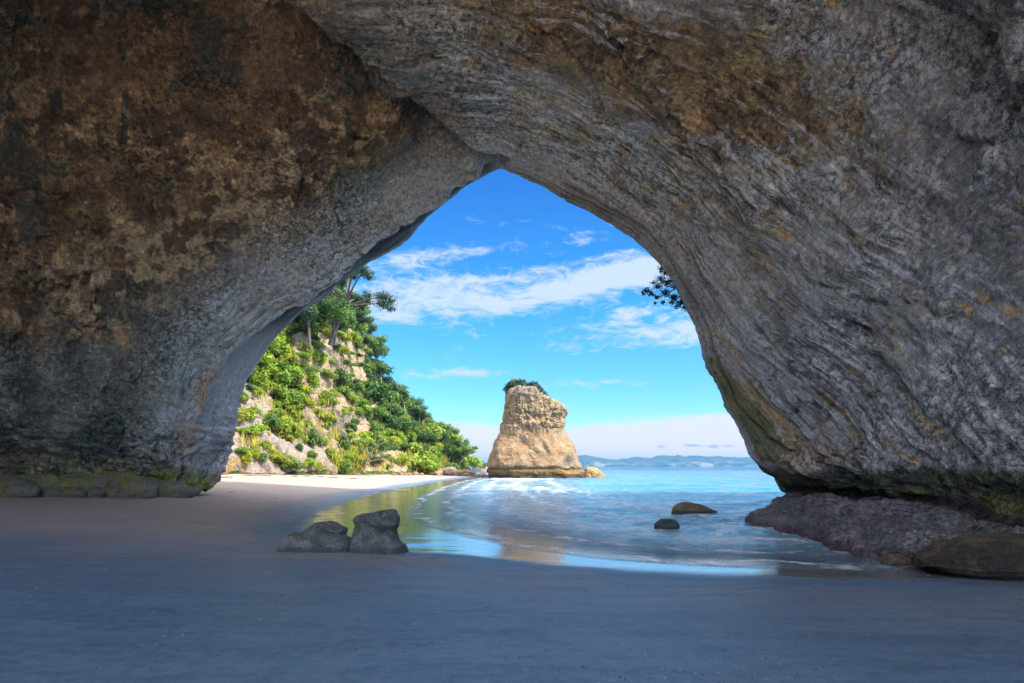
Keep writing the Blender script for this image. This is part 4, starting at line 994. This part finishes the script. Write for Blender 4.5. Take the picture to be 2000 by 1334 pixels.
# --- sea stack
DS = 88.0
def stack_disp(P_, N_, x, y):
    up = 1 - sm(y + 10 * fbm(P_, 3, .3), 835, 858)
    flute = fbm(np.stack([P_[:, 0] * 1.1, P_[:, 1] * 1.1, P_[:, 2] * 0.22], 1), 4, 1.0, .6, off=3, ridge=True)
    lay = fbm(np.stack([P_[:, 0] * .25, P_[:, 1] * .25, P_[:, 2] * 1.5 + P_[:, 0] * .25], 1), 4, 1.0, .6, off=5, ridge=True)
    d = fbm(P_, 3, 0.22, off=2) * 0.45 + up * (flute * 0.30 + lay * 0.16 + fbm(P_, 4, .8, .6, ridge=True) * .28 + .02)
    d += (1 - up) * (fbm(P_, 2, 0.26, off=21, ridge=True) * 0.42 + fbm(P_, 4, 1.2, .6) * .07 + flute * .05 + lay * .05)
    # caprock shelf overhangs the scooped face
    d += 0.35 * np.exp(-((y - 828 - 6 * fbm(P_, 2, .4)) / 8) ** 2) * (x > 1020) - 0.15 * np.exp(-((y - 848) / 8) ** 2)
    d -= 0.7 * np.exp(-((x - 1015) / 22) ** 2 - ((y - 862) / 14) ** 2); d += 0.55 * np.exp(-(np.abs((x - 1068) - (y - 872) * .55) / 6) ** 2 - ((y - 876) / 18) ** 2)
    d -= 0.5 * np.exp(-((x - 1085) / 12) ** 2 - ((y - 868) / 16) ** 2)
    d -= 0.6 * np.exp(-((x - 1110) / 10) ** 2 - ((y - 905) / 12) ** 2)
    d += 0.12 * sm(y, 917, 921) * (1 + fbm(P_, 3, 1.0)) - 0.35 * np.exp(-((y + 5 * fbm(P_, 3, .5, off=7) - 916) / 2.6) ** 2)
    ck = fbm(P_ * np.array([1, 1, .7]), 4, .45, .6, off=91); d -= (.06 + .16 * up) * np.exp(-(ck / .03) ** 2); d += .24 * sm(fbm(P_, 2, .3, off=55), .02, .14) * (.35 + .65 * up)
    return d
def stack_col(P_, N_, x, y):
    a = fbm(P_, 5, 0.6, .6, off=71); b = fbm(P_, 5, 2.0, .65, off=72)
    v_ = fbm(np.stack([P_[:, 0] * 1.6, P_[:, 1] * 1.6, P_[:, 2] * .16], 1), 4, 1, .6, off=6)
    c = lerp(C(0.35, 0.225, 0.115), C(0.46, 0.325, 0.19), sm(a, -.3, .3))
    c = lerp(c, C(0.30, 0.19, 0.10), sm(b, 0.0, .4) * .8)
    up = 1 - sm(y + 10 * a, 832, 850)
    c = lerp(c, lerp(C(0.46, 0.33, 0.18), C(0.20, 0.155, 0.11), sm(v_ + .5 * b, .0, .35)), up * .8)
    c = lerp(c, C(0.20, 0.18, 0.15), (1 - sm(y, 762, 790 + (x.mean() * 0))) * .6)
    c = lerp(c, C(0.36, 0.25, 0.15), sm(v_, .0, .35) * sm(y, 880, 900) * .6)
    c = lerp(c, C(0.22, 0.19, 0.17), np.exp(-((x - 1112) / 16) ** 2 - ((y - 905) / 14) ** 2) * .8 * sm(b, -.4, .1))  # shaded lower right of the stack painted as a darker patch
    ck = fbm(P_ * np.array([1, 1, .7]), 4, .45, .6, off=91); c = lerp(c, C(.10, .075, .05), np.exp(-(ck / .016) ** 2) * (.25 + .45 * up))
    yb = y + 5 * fbm(P_, 3, .7, off=13); c = lerp(c, C(0.34, 0.19, 0.05), sm(yb, 913, 920) * .9); c = lerp(c, C(0.09, 0.065, 0.04), sm(yb, 923, 927))
    c = lerp(c, C(0.12, 0.09, 0.05), np.exp(-((y - 917) / 2.0) ** 2) * .8)
    return c
def slope_top(P_):
    x = CX + P_[:, :, 0] / DS * F; ztop = H + (HZ - np.interp(x, [985, 995, 1040, 1060, 1097, 1105], [768, 763, 768, 784, 803, 812])) / F * DS
    P_[:, :, 2] = np.minimum(P_[:, :, 2], ztop); return P_
m_stack = rock_material('stack_rock', pit=0.3, vary=0.25, scale=0.5)
st_ = profile_rock('sea_stack', [(992, 764), (990, 804), (988, 828), (976, 849), (965, 884), (953, 914), (954, 918), (962, 922), (962, 932)],
                   [(1099, 764), (1099, 806), (1094, 826), (1093, 838), (1106, 855), (1117, 872), (1126, 900), (1132, 918), (1134, 932)], DS, 0.75, m_stack, stack_col, nz=260, na_=420, disp=stack_disp, chis=(14, .975, 3), power=2.8, below=1.0, topslope=slope_top)
tag(st_, 'tall tan limestone sea stack with a shrubby sloping top in the bay', 'sea stack')
shk = list(shrubs.values())
dk = shrub_me[0].copy(); dk.materials.clear(); dk.materials.append(M_dark)
for (x_, y_, r_, lab) in [(1003, 766, 1.35, 'dark shrub at the highest left corner of the sea stack'), (1018, 767, 1.45, 'rounded dark shrub second from the left on top of the stack'), (1031, 771, 1.15, 'low dark shrub in the dip of the sea stack top'),
                          (1043, 769, 1.3, 'tall dark shrub standing at the middle of the stack top'), (1055, 779, 1.1, 'dark shrub right of the tallest one on the stack'), (1065, 790, 0.95, 'small dark shrub lowest on the right slope of the stack')]:
    o_ = bpy.data.objects.new('shrub', dk); col.objects.link(o_); o_.location = W(x_, y_ - 4, DS - .9); o_.scale = (r_ * 1.15, r_ * 1.15, r_ * 1.15); o_.rotation_euler = (0, 0, x_)
    tag(o_, lab, 'shrub', 'shrubs on the sea stack')
# --- generic boulders
def rock_d(a1_, a2_, s1, s2, seed=0, lay=0.0):
    def f(P_, N_, x, y):
        return fbm(P_, 4, s1, .55, off=seed) * a1_ + fbm(P_, 4, s2, .65, off=seed + 3, ridge=True) * a2_ + (lay * fbm(P_ * np.array([.3, .3, 1.6]), 3, s1 * 2, off=seed + 5, ridge=True) if lay else 0)
    return f
def rock_c(c0, c1, sc, wetz=None, seed=0, wc=(0.07, 0.07, 0.07)):
    def f(P_, N_, x, y):
        c = lerp(C(*c0), C(*c1), sm(fbm(P_, 5, sc, .65, off=seed), -.3, .3))
        if wetz is not None: c = lerp(c, C(*wc), (1 - sm(P_[:, 2], wetz - .03, wetz + .05)) * .8)
        return c
    return f
m_small = rock_material('boulder_rock', pit=0.6, vary=0.35, scale=2.6, rough=0.75)
m_fine = rock_material('foreground_rock', pit=0.7, vary=0.30, scale=4.5, rough=0.62, spec=0.4)
o_ = profile_rock('boulder', [(1147, 914), (1142, 918), (1139, 925), (1138, 932)], [(1158, 914), (1170, 919), (1179, 927), (1181, 932)], 88, .7, m_stack, rock_c((.42, .28, .12), (.58, .42, .22), .8, -.2, 3), nz=50, na_=90, disp=rock_d(.35, .25, .5, 1.6, 4), below=.6)
tag(o_, 'low orange brown rock in the sea right beside the stack', 'rock')
o_ = profile_rock('boulder', [(1336, 983), (1325, 986), (1317, 992), (1314, 1001)], [(1344, 983), (1362, 987), (1380, 993), (1398, 1001)], 21.2, .6, m_small, rock_c((.24, .17, .11), (.38, .30, .20), 3, .08, 9), nz=60, na_=140, disp=rock_d(.05, .05, 1.8, 6, 14, .03), below=.3)
tag(o_, 'long brown wedge shaped rock breaking the water, farther out', 'rock')
o_ = profile_rock('boulder', [(1292, 1015), (1284, 1019), (1279, 1025), (1279, 1033)], [(1304, 1014), (1318, 1017), (1325, 1023), (1326, 1033)], 15.9, .7, m_small, rock_c((.07, .085, .09), (.18, .20, .20), 4, .06, 19), nz=60, na_=120, disp=rock_d(.05, .03, 2.2, 7, 24), below=.3)
tag(o_, 'small rounded dark wet rock in the shallow water, nearer the beach', 'rock')
o_ = profile_rock('boulder', [(1745, 1081), (1735, 1086), (1728, 1095), (1725, 1104)], [(1752, 1081), (1764, 1088), (1783, 1096), (1792, 1104)], 10.1, .8, m_small, rock_c((.16, .11, .08), (.26, .19, .14), 3, .03, 39), nz=60, na_=120, disp=rock_d(.05, .02, 2.6, 8, 33), below=.2)
tag(o_, 'small smooth brown boulder at the water edge under the ledge', 'rock')
o_ = profile_rock('boulder', [(1960, 1048), (1880, 1050), (1835, 1065), (1800, 1082), (1785, 1100), (1800, 1110), (1850, 1122)], [(2080, 1048), (2160, 1052), (2200, 1065), (2220, 1085), (2230, 1100), (2220, 1110), (2200, 1122)], 9.3, .5, m_small, rock_c((.07, .055, .045), (.19, .15, .10), 1.2, .06, 49), nz=120, na_=300,
                  disp=lambda P_, N_, x, y: fbm(P_, 4, .8, .5, off=3) * .16 + fbm(P_, 4, 5, .6) * .025, below=.3, power=2.1)
tag(o_, 'big smooth brown boulder at the foot of the right cave wall', 'rock')
# --- the two grey rocks on the sand
def capc(line):
    def f(P_, N_, x, y):
        a = fbm(P_, 5, 4, .65, off=5); b = fbm(P_, 4, 14, .7, off=8)
        c = lerp(C(.13, .15, .15), C(.28, .30, .29), sm(a, -.3, .3))
        t = 1 - sm(y - line(x) + a * 6, -2, 3)
        c = lerp(c, lerp(C(.11, .12, .13), C(.26, .28, .30), sm(b, -.2, .3)), t * .9)
        c = lerp(c, C(.16, .17, .12), np.exp(-((y - line(x) - 12) / 9) ** 2) * .6)
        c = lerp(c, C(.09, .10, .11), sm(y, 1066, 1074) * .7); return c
    return f
def dB(P_, N_, x, y):
    a = fbm(P_, 4, 2.2, .5, off=15); t = 1 - sm(y - (1024 - (x - 673) * .06), -3, 3)
    d = a * .025 + fbm(P_, 2, 1.7, .5, off=44, ridge=True) * .04 - .10 * sm((x - 735) * .8 - (y - 1040) * .5, -8, 4) * sm(y, 1026, 1034) * (1 - sm(y, 1052, 1066))  + fbm(P_, 4, 9, .65, ridge=True, off=3) * .016 + t * fbm(P_, 4, 14, .65, ridge=True) * .022 + t * 0.02 - .03 * np.exp(-((y - 1030) / 6) ** 2)
    d -= 0.10 * np.exp(-(((x - 745) / 26) ** 2 + ((y - 1046) / 12) ** 2)) ; d -= .05 * np.exp(-((x - 700) / 10) ** 2 - ((y - 1040) / 14) ** 2); d += .05 * np.exp(-((x - 722 - (y - 1050) * .2) / 8) ** 2 - ((y - 1055) / 14) ** 2)
    return d
def topB(P_):
    x = CX + P_[:, :, 0] / 11.4 * F; zt = H + (HZ - np.interp(x, [668, 675, 700, 730, 766, 778, 785], [1023, 1018, 1010, 1006, 1003, 1007, 1016])) / F * 11.4
    P_[:, :, 2] = np.minimum(P_[:, :, 2], zt); return P_
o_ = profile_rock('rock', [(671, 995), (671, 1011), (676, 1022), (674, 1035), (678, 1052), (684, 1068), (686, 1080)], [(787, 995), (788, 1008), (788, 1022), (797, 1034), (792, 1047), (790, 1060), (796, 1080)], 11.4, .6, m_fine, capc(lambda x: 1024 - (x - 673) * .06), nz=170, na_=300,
                  disp=dB, chis=(44, .87, 5), power=2.6, below=.25, topslope=topB)
tag(o_, 'flat topped grey rock with a pitted cap and undercut sides on the sand', 'rock')
def topA(P_):
    x = CX + P_[:, :, 0] / 11.4 * F; zt = H + (HZ - np.interp(x, [540, 545, 552, 562, 585, 611, 631, 660, 672, 680], [1073, 1062, 1052, 1049, 1045, 1029, 1025.5, 1024, 1029, 1046])) / F * 11.4
    P_[:, :, 2] = np.minimum(P_[:, :, 2], zt); return P_
def dA(P_, N_, x, y):
    t = np.exp(-((y - np.interp(x, [560, 600, 640, 672], [1052, 1040, 1032, 1034])) / 5) ** 2) * sm(x, 600, 630)
    return fbm(P_, 4, 2.0, .5, off=35) * .02 + fbm(P_, 2, 1.6, .5, off=14, ridge=True) * .06 + fbm(P_, 4, 9, .65, ridge=True, off=3) * .016 + t * (.03 + .03 * fbm(P_, 3, 15, ridge=True)) - .04 * np.exp(-((y - 1044) / 4) ** 2) * sm(x, 605, 630)
o_ = profile_rock('rock', [(543.5, 1022), (543.5, 1072), (543, 1082)], [(671, 1022), (674, 1034), (678, 1050), (688, 1072), (690, 1082)], 11.4, .5, m_fine, capc(lambda x: np.interp(x, [560, 600, 640, 672], [1030, 1036, 1038, 1040])), nz=150, na_=300,
                  disp=dA, chis=(34, .91, 8), power=2.6, below=.25, topslope=topA)
tag(o_, 'low wedge shaped grey rock lying left of the flat topped one', 'rock')

# --- reddish boulders at the cliff toe
bm_ = []
for k in range(4):
    n1_ = 26; th_, ph_ = np.meshgrid(np.linspace(0, 2 * math.pi, n1_ + 1)[:-1], np.linspace(0.001, math.pi - .001, 16))
    s_ = np.stack([np.cos(th_) * np.sin(ph_), np.sin(th_) * np.sin(ph_), np.cos(ph_)], -1).reshape(-1, 3)
    d_ = 1 + 0.35 * fbm(s_, 3, 1.1, .5, off=k * 9) + .10 * fbm(s_, 3, 4, .6, off=k, ridge=True)
    v_ = s_ * d_[:, None] * np.array([1, .8, .62]); v_ = np.sign(v_) * np.abs(v_) ** .88
    me_ = mesh_from('boulder', v_, grid_faces(n1_, 16, wrap=True)[:, ::-1]); vattr(me_, 'col', lerp(C(.30, .17, .11), C(.50, .33, .23), sm(fbm(v_, 4, 2), -.3, .3)))
    me_.materials.append(m_stack); bm_.append(me_)
def put_boulder(x_, y_, D_, r_, lab, gr, k, zoff=0.2, cat='rock'):
    o_ = bpy.data.objects.new('boulder', bm_[k % 4]); col.objects.link(o_); p_ = W(x_, y_, D_); g_ = gz(p_[0], p_[1]); p_[2] = max(g_, -.1) + zoff * r_
    o_.location = p_; o_.scale = (r_, r_ * rng.uniform(.8, 1.1), r_ * rng.uniform(.8, 1.15)); o_.rotation_euler = (rng.uniform(-.2, .2), rng.uniform(-.2, .2), rng.uniform(0, 6.3)); tag(o_, lab, cat, gr); return o_
for k in range(64):
    t = rng.random(); x_ = 838 + 125 * t; D_ = np.interp(x_, [838, 880, 915, 963], [90, 97, 96, 92]) + rng.normal() * 2.2
    r_ = rng.uniform(.35, 1.0) * np.interp(x_, [838, 880, 900, 930, 963], [.6, 1.25, 1.25, .8, .5])
    put_boulder(x_, 924, D_, r_, 'reddish brown boulder in the tumble of rocks at the cliff end', 'reddish boulders at the seaward end of the beach', k, zoff=.1 + .5 * (x_ < 925) * rng.random())
for k, (x_, D_, r_) in enumerate([(438, 53, .30), (770, 80, .35), (783, 82, .5), (792, 83, .4), (800, 84, .45), (700, 72, .3), (652, 68, .35), (812, 86, .5), (823, 87, .4)]):
    if k == 0: put_boulder(x_, 918, D_, r_, 'lone small boulder on the pale sand beside the cave jamb', None, k)
    else: put_boulder(x_, 918, D_, r_, 'small brown boulder lying along the foot of the cliff', 'small boulders along the cliff foot', k)
# dark slabs and mossy lumps at the foot of the left cave wall
mm = []
for k in range(3):
    me_ = bm_[k].copy(); me_.materials.clear(); me_.materials.append(m_small)
    a = np.empty(len(me_.vertices) * 3, np.float32); me_.vertices.foreach_get('co', a); a = a.reshape(-1, 3)
    cl_ = lerp(C(.19, .17, .13), C(.33, .29, .22), sm(fbm(a, 4, 3), -.3, .3)); cl_ = lerp(cl_, C(.30, .31, .05), sm(fbm(a, 4, 2, off=9) + a[:, 2] * .5, .1, .5) * .8)
    vattr(me_, 'col', cl_) if 'col' not in me_.attributes else me_.attributes['col'].data.foreach_set('color', np.concatenate([cl_, np.ones((len(cl_), 1))], 1).astype(np.float32).ravel()); mm.append(me_)
FOOT = [(340, 26.2, .75), (308, 26.0, .9), (262, 25.4, 1.0), (215, 25.1, 1.1), (165, 24.7, 1.0), (118, 24.4, 1.1), (70, 23.9, 1.0), (25, 23.4, 1.1), (286, 25.3, .5), (240, 24.8, .55), (190, 24.5, .5), (145, 24.1, .6), (95, 23.7, .5), (45, 23.2, .6)]
for k, (x_, D_, r_) in enumerate(FOOT):
    x0_ = (x_ - CX) / F * D_; o_ = bpy.data.objects.new('boulder', mm[k % 3]); col.objects.link(o_)
    o_.location = (x0_, D_ - .25, gz(x0_, D_) + .16 * r_); o_.scale = (r_ * 1.35, r_ * .8, r_ * rng.uniform(.7, 1.05)); o_.rotation_euler = (0, rng.uniform(-.15, .15), rng.uniform(-.5, .5))
    if k == 0: tag(o_, 'mossy boulder under the pale jamb, rightmost at the left wall foot', 'rock', 'boulders at the foot of the left cave wall')
    else: tag(o_, 'low weathered boulder half buried along the foot of the left cave wall', 'rock', 'boulders at the foot of the left cave wall')
# islet behind the toe
o_ = put_boulder(938, 918, 190, 2.6, 'tiny rocky islet seen between the beach rocks and the stack', None, 2); o_.location.z = 0.2; o_['category'] = 'islet'
o_.name = 'islet'
ob = bpy.data.objects.new('shrub', dk); col.objects.link(ob); ob.location = W(938, 914, 190); ob.scale = (2.6, 2.6, 2.2); tag(ob, 'dark clump of trees growing on the tiny islet', 'shrub')

# ------------------------------------------------------------------ far hills
def hills(x0, x1, D_, prof, nm):
    nh, nd = 900, 60
    xx = np.linspace(x0, x1, nh); tt = np.linspace(0, 1, nd)
    XX, TT = np.meshgrid(xx, tt); XX = XX.ravel(); TT = TT.ravel()
    hp = np.interp(XX, [p_[0] for p_ in prof], [p_[1] for p_ in prof]) / F * D_ * 1.15
    Xw = (XX - CX) / F * D_; Yw = D_ + TT * D_ * .28
    P_ = np.stack([Xw, Yw, XX * 0], 1)
    r1 = fbm(P_, 5, 1 / 110, .55, ridge=True); r2 = fbm(P_, 4, 1 / 30, .6)
    env = np.sin(np.clip(TT * 1.25, 0, 1) * math.pi / 2) ** .55 * (1 - sm(TT, .75, 1))
    z_ = hp * env * (0.94 + .22 * r1) + hp * 0.22 * r2 * env + hp * .03 * perlin(P_ / 9) * env - 1
    v_ = np.stack([Xw, Yw, z_], 1); me_ = mesh_from(nm, v_, grid_faces(nh, nd))
    cliffy = sm(r2 + .4 * r1, .25, .5) * (1 - sm(TT, .03, .2)) 
    vattr(me_, 'col', lerp(lerp(C(.012, .04, .045), C(.03, .075, .06), sm(r2 + r1 * .5, -.2, .3)), C(.22, .22, .20), cliffy * .5))
    me_.materials.append(m_cliff); return tag(link(nm, me_), kind='structure')
hills(1085, 1700, 1500, [(1085, 14), (1130, 20), (1165, 22), (1190, 19), (1215, 15), (1240, 13), (1265, 15), (1290, 18), (1320, 16), (1345, 20), (1370, 21), (1395, 18), (1420, 21), (1445, 19), (1470, 20), (1520, 17), (1600, 20), (1700, 14)], 'hills')
hills(780, 1000, 1900, [(780, 12), (860, 7), (895, 7), (920, 10), (945, 7), (965, 6), (1000, 5)], 'hills')

# ------------------------------------------------------------------ seaweed and drift on the beach
M_weed = simple_rough('dry_seaweed', (0.05, 0.04, 0.03), (0.20, 0.14, 0.09), 8)
wl_ = [(488, 929, 26), (520, 930, 14), (440, 933, 16), (555, 925, 10), (575, 931, 6), (625, 931, 6), (650, 932, 14), (600, 927, 9), (690, 928, 10), (415, 938, 10), (452, 962, 8), (537, 975, 4)]
for k, (x_, y_, L_) in enumerate(wl_):
    Ds_ = np.linspace(9, 60, 400); rw_ = HZ + (H - sand_z((x_ - CX) / F * Ds_, Ds_)) / Ds_ * F; D_ = float(Ds_[np.argmin(np.abs(rw_ - y_))])
    xw = (x_ - CX) / F * D_; hl_ = L_ / F * D_ * (.8 if y_ < 950 else .25); tk_ = .035 if y_ < 950 else .007; ps = []
    for s_ in range(3):
        ps.append([((q_ - .5) * 2 * hl_ + rng.normal() * .05, rng.normal() * tk_ * 2 + s_ * tk_ * 3, tk_ * (.4 + .8 * rng.random()), tk_ * (1 - abs(q_ - .5))) for q_ in np.linspace(0, 1, 7)])
    o_ = link('seaweed', tube_mesh('seaweed', ps, 5), M_weed, loc=(xw, D_, gz(xw, D_) + .02))
    if k == 0: tag(o_, 'longest dark strand of seaweed on the upper beach', 'seaweed', 'seaweed strands on the beach')
    else: tag(o_, 'thin dark strand of seaweed lying on the pale sand', 'seaweed', 'seaweed strands on the beach')
# shell grit scattered over the damp sand
n = 30000; gx = rng.uniform(-8, 7.5, n); gy = 3.6 + 8.5 * rng.random(n) ** 2.6; kk_ = fbm(np.stack([gx, gy, gx * 0], 1), 4, .8) + rng.normal(size=n) * .2 > .0; gx = gx[kk_]; gy = gy[kk_]; n = len(gx); sdg = shore_d(gx, gy); keep = sdg > .1; gx, gy = gx[keep], gy[keep]; n = len(gx)
und_ = fbm(np.stack([gx, gy, gx * 0], 1), 4, 0.35) * 0.035 * np.clip(shore_d(gx, gy), 0, 3) / 3
gzv = sand_z(gx, gy) + und_ + .002; s_ = (0.0022 + 0.0065 * rng.random(n) ** 5)
oct_ = np.array([(1, 0, 0), (0, 1, 0), (-1, 0, 0), (0, -1, 0), (0, 0, .7), (0, 0, -.7)]); of_ = np.array([(0, 1, 4), (1, 2, 4), (2, 3, 4), (3, 0, 4), (1, 0, 5), (2, 1, 5), (3, 2, 5), (0, 3, 5)])
v_ = np.stack([gx, gy, gzv], 1)[:, None] + oct_[None] * s_[:, None, None] * (1 + .4 * rng.normal(size=(n, 6, 1)))
me_ = mesh_from('shell_grit', v_.reshape(-1, 3), (of_[None] + np.arange(n)[:, None, None] * 6).reshape(-1, 3), False)
vattr(me_, 'leaf', np.repeat(rng.random(n), 6))
m, T = newmat('shell_grit'); lf = T.attr('leaf')
finish(T, **{'Base Color': T.mix(T.ramp(lf, .72, .74), (0.03, 0.03, 0.035), (0.42, 0.41, 0.40)), 'Roughness': .6})
tag(link('shell_grit', me_, m), 'tiny shell grit and pebbles scattered over the damp sand', None, kind='stuff')

# ------------------------------------------------------------------ sea air
bm = bpy.data.meshes.new('haze'); x0, x1, y0, y1, z0, z1 = -4100, 4100, -1600, 4100, -12, 45
bm.from_pydata([(x, y, z) for x in (x0, x1) for y in (y0, y1) for z in (z0, z1)], [], [(0, 1, 3, 2), (4, 6, 7, 5), (0, 4, 5, 1), (2, 3, 7, 6), (0, 2, 6, 4), (1, 5, 7, 3)])
m = bpy.data.materials.new('haze'); m.use_nodes = True; T = NT(m.node_tree)
v = T.n('ShaderNodeVolumePrincipled', i={'Color': (0.08, 0.33, 0.95, 1), 'Density': 0.00018, 'Anisotropy': 0.2}); o = T.n('ShaderNodeOutputMaterial'); m.node_tree.links.new(v.outputs[0], o.inputs['Volume'])
tag(link('haze', bm, m), 'thin blue sea haze over the bay', None, kind='stuff')
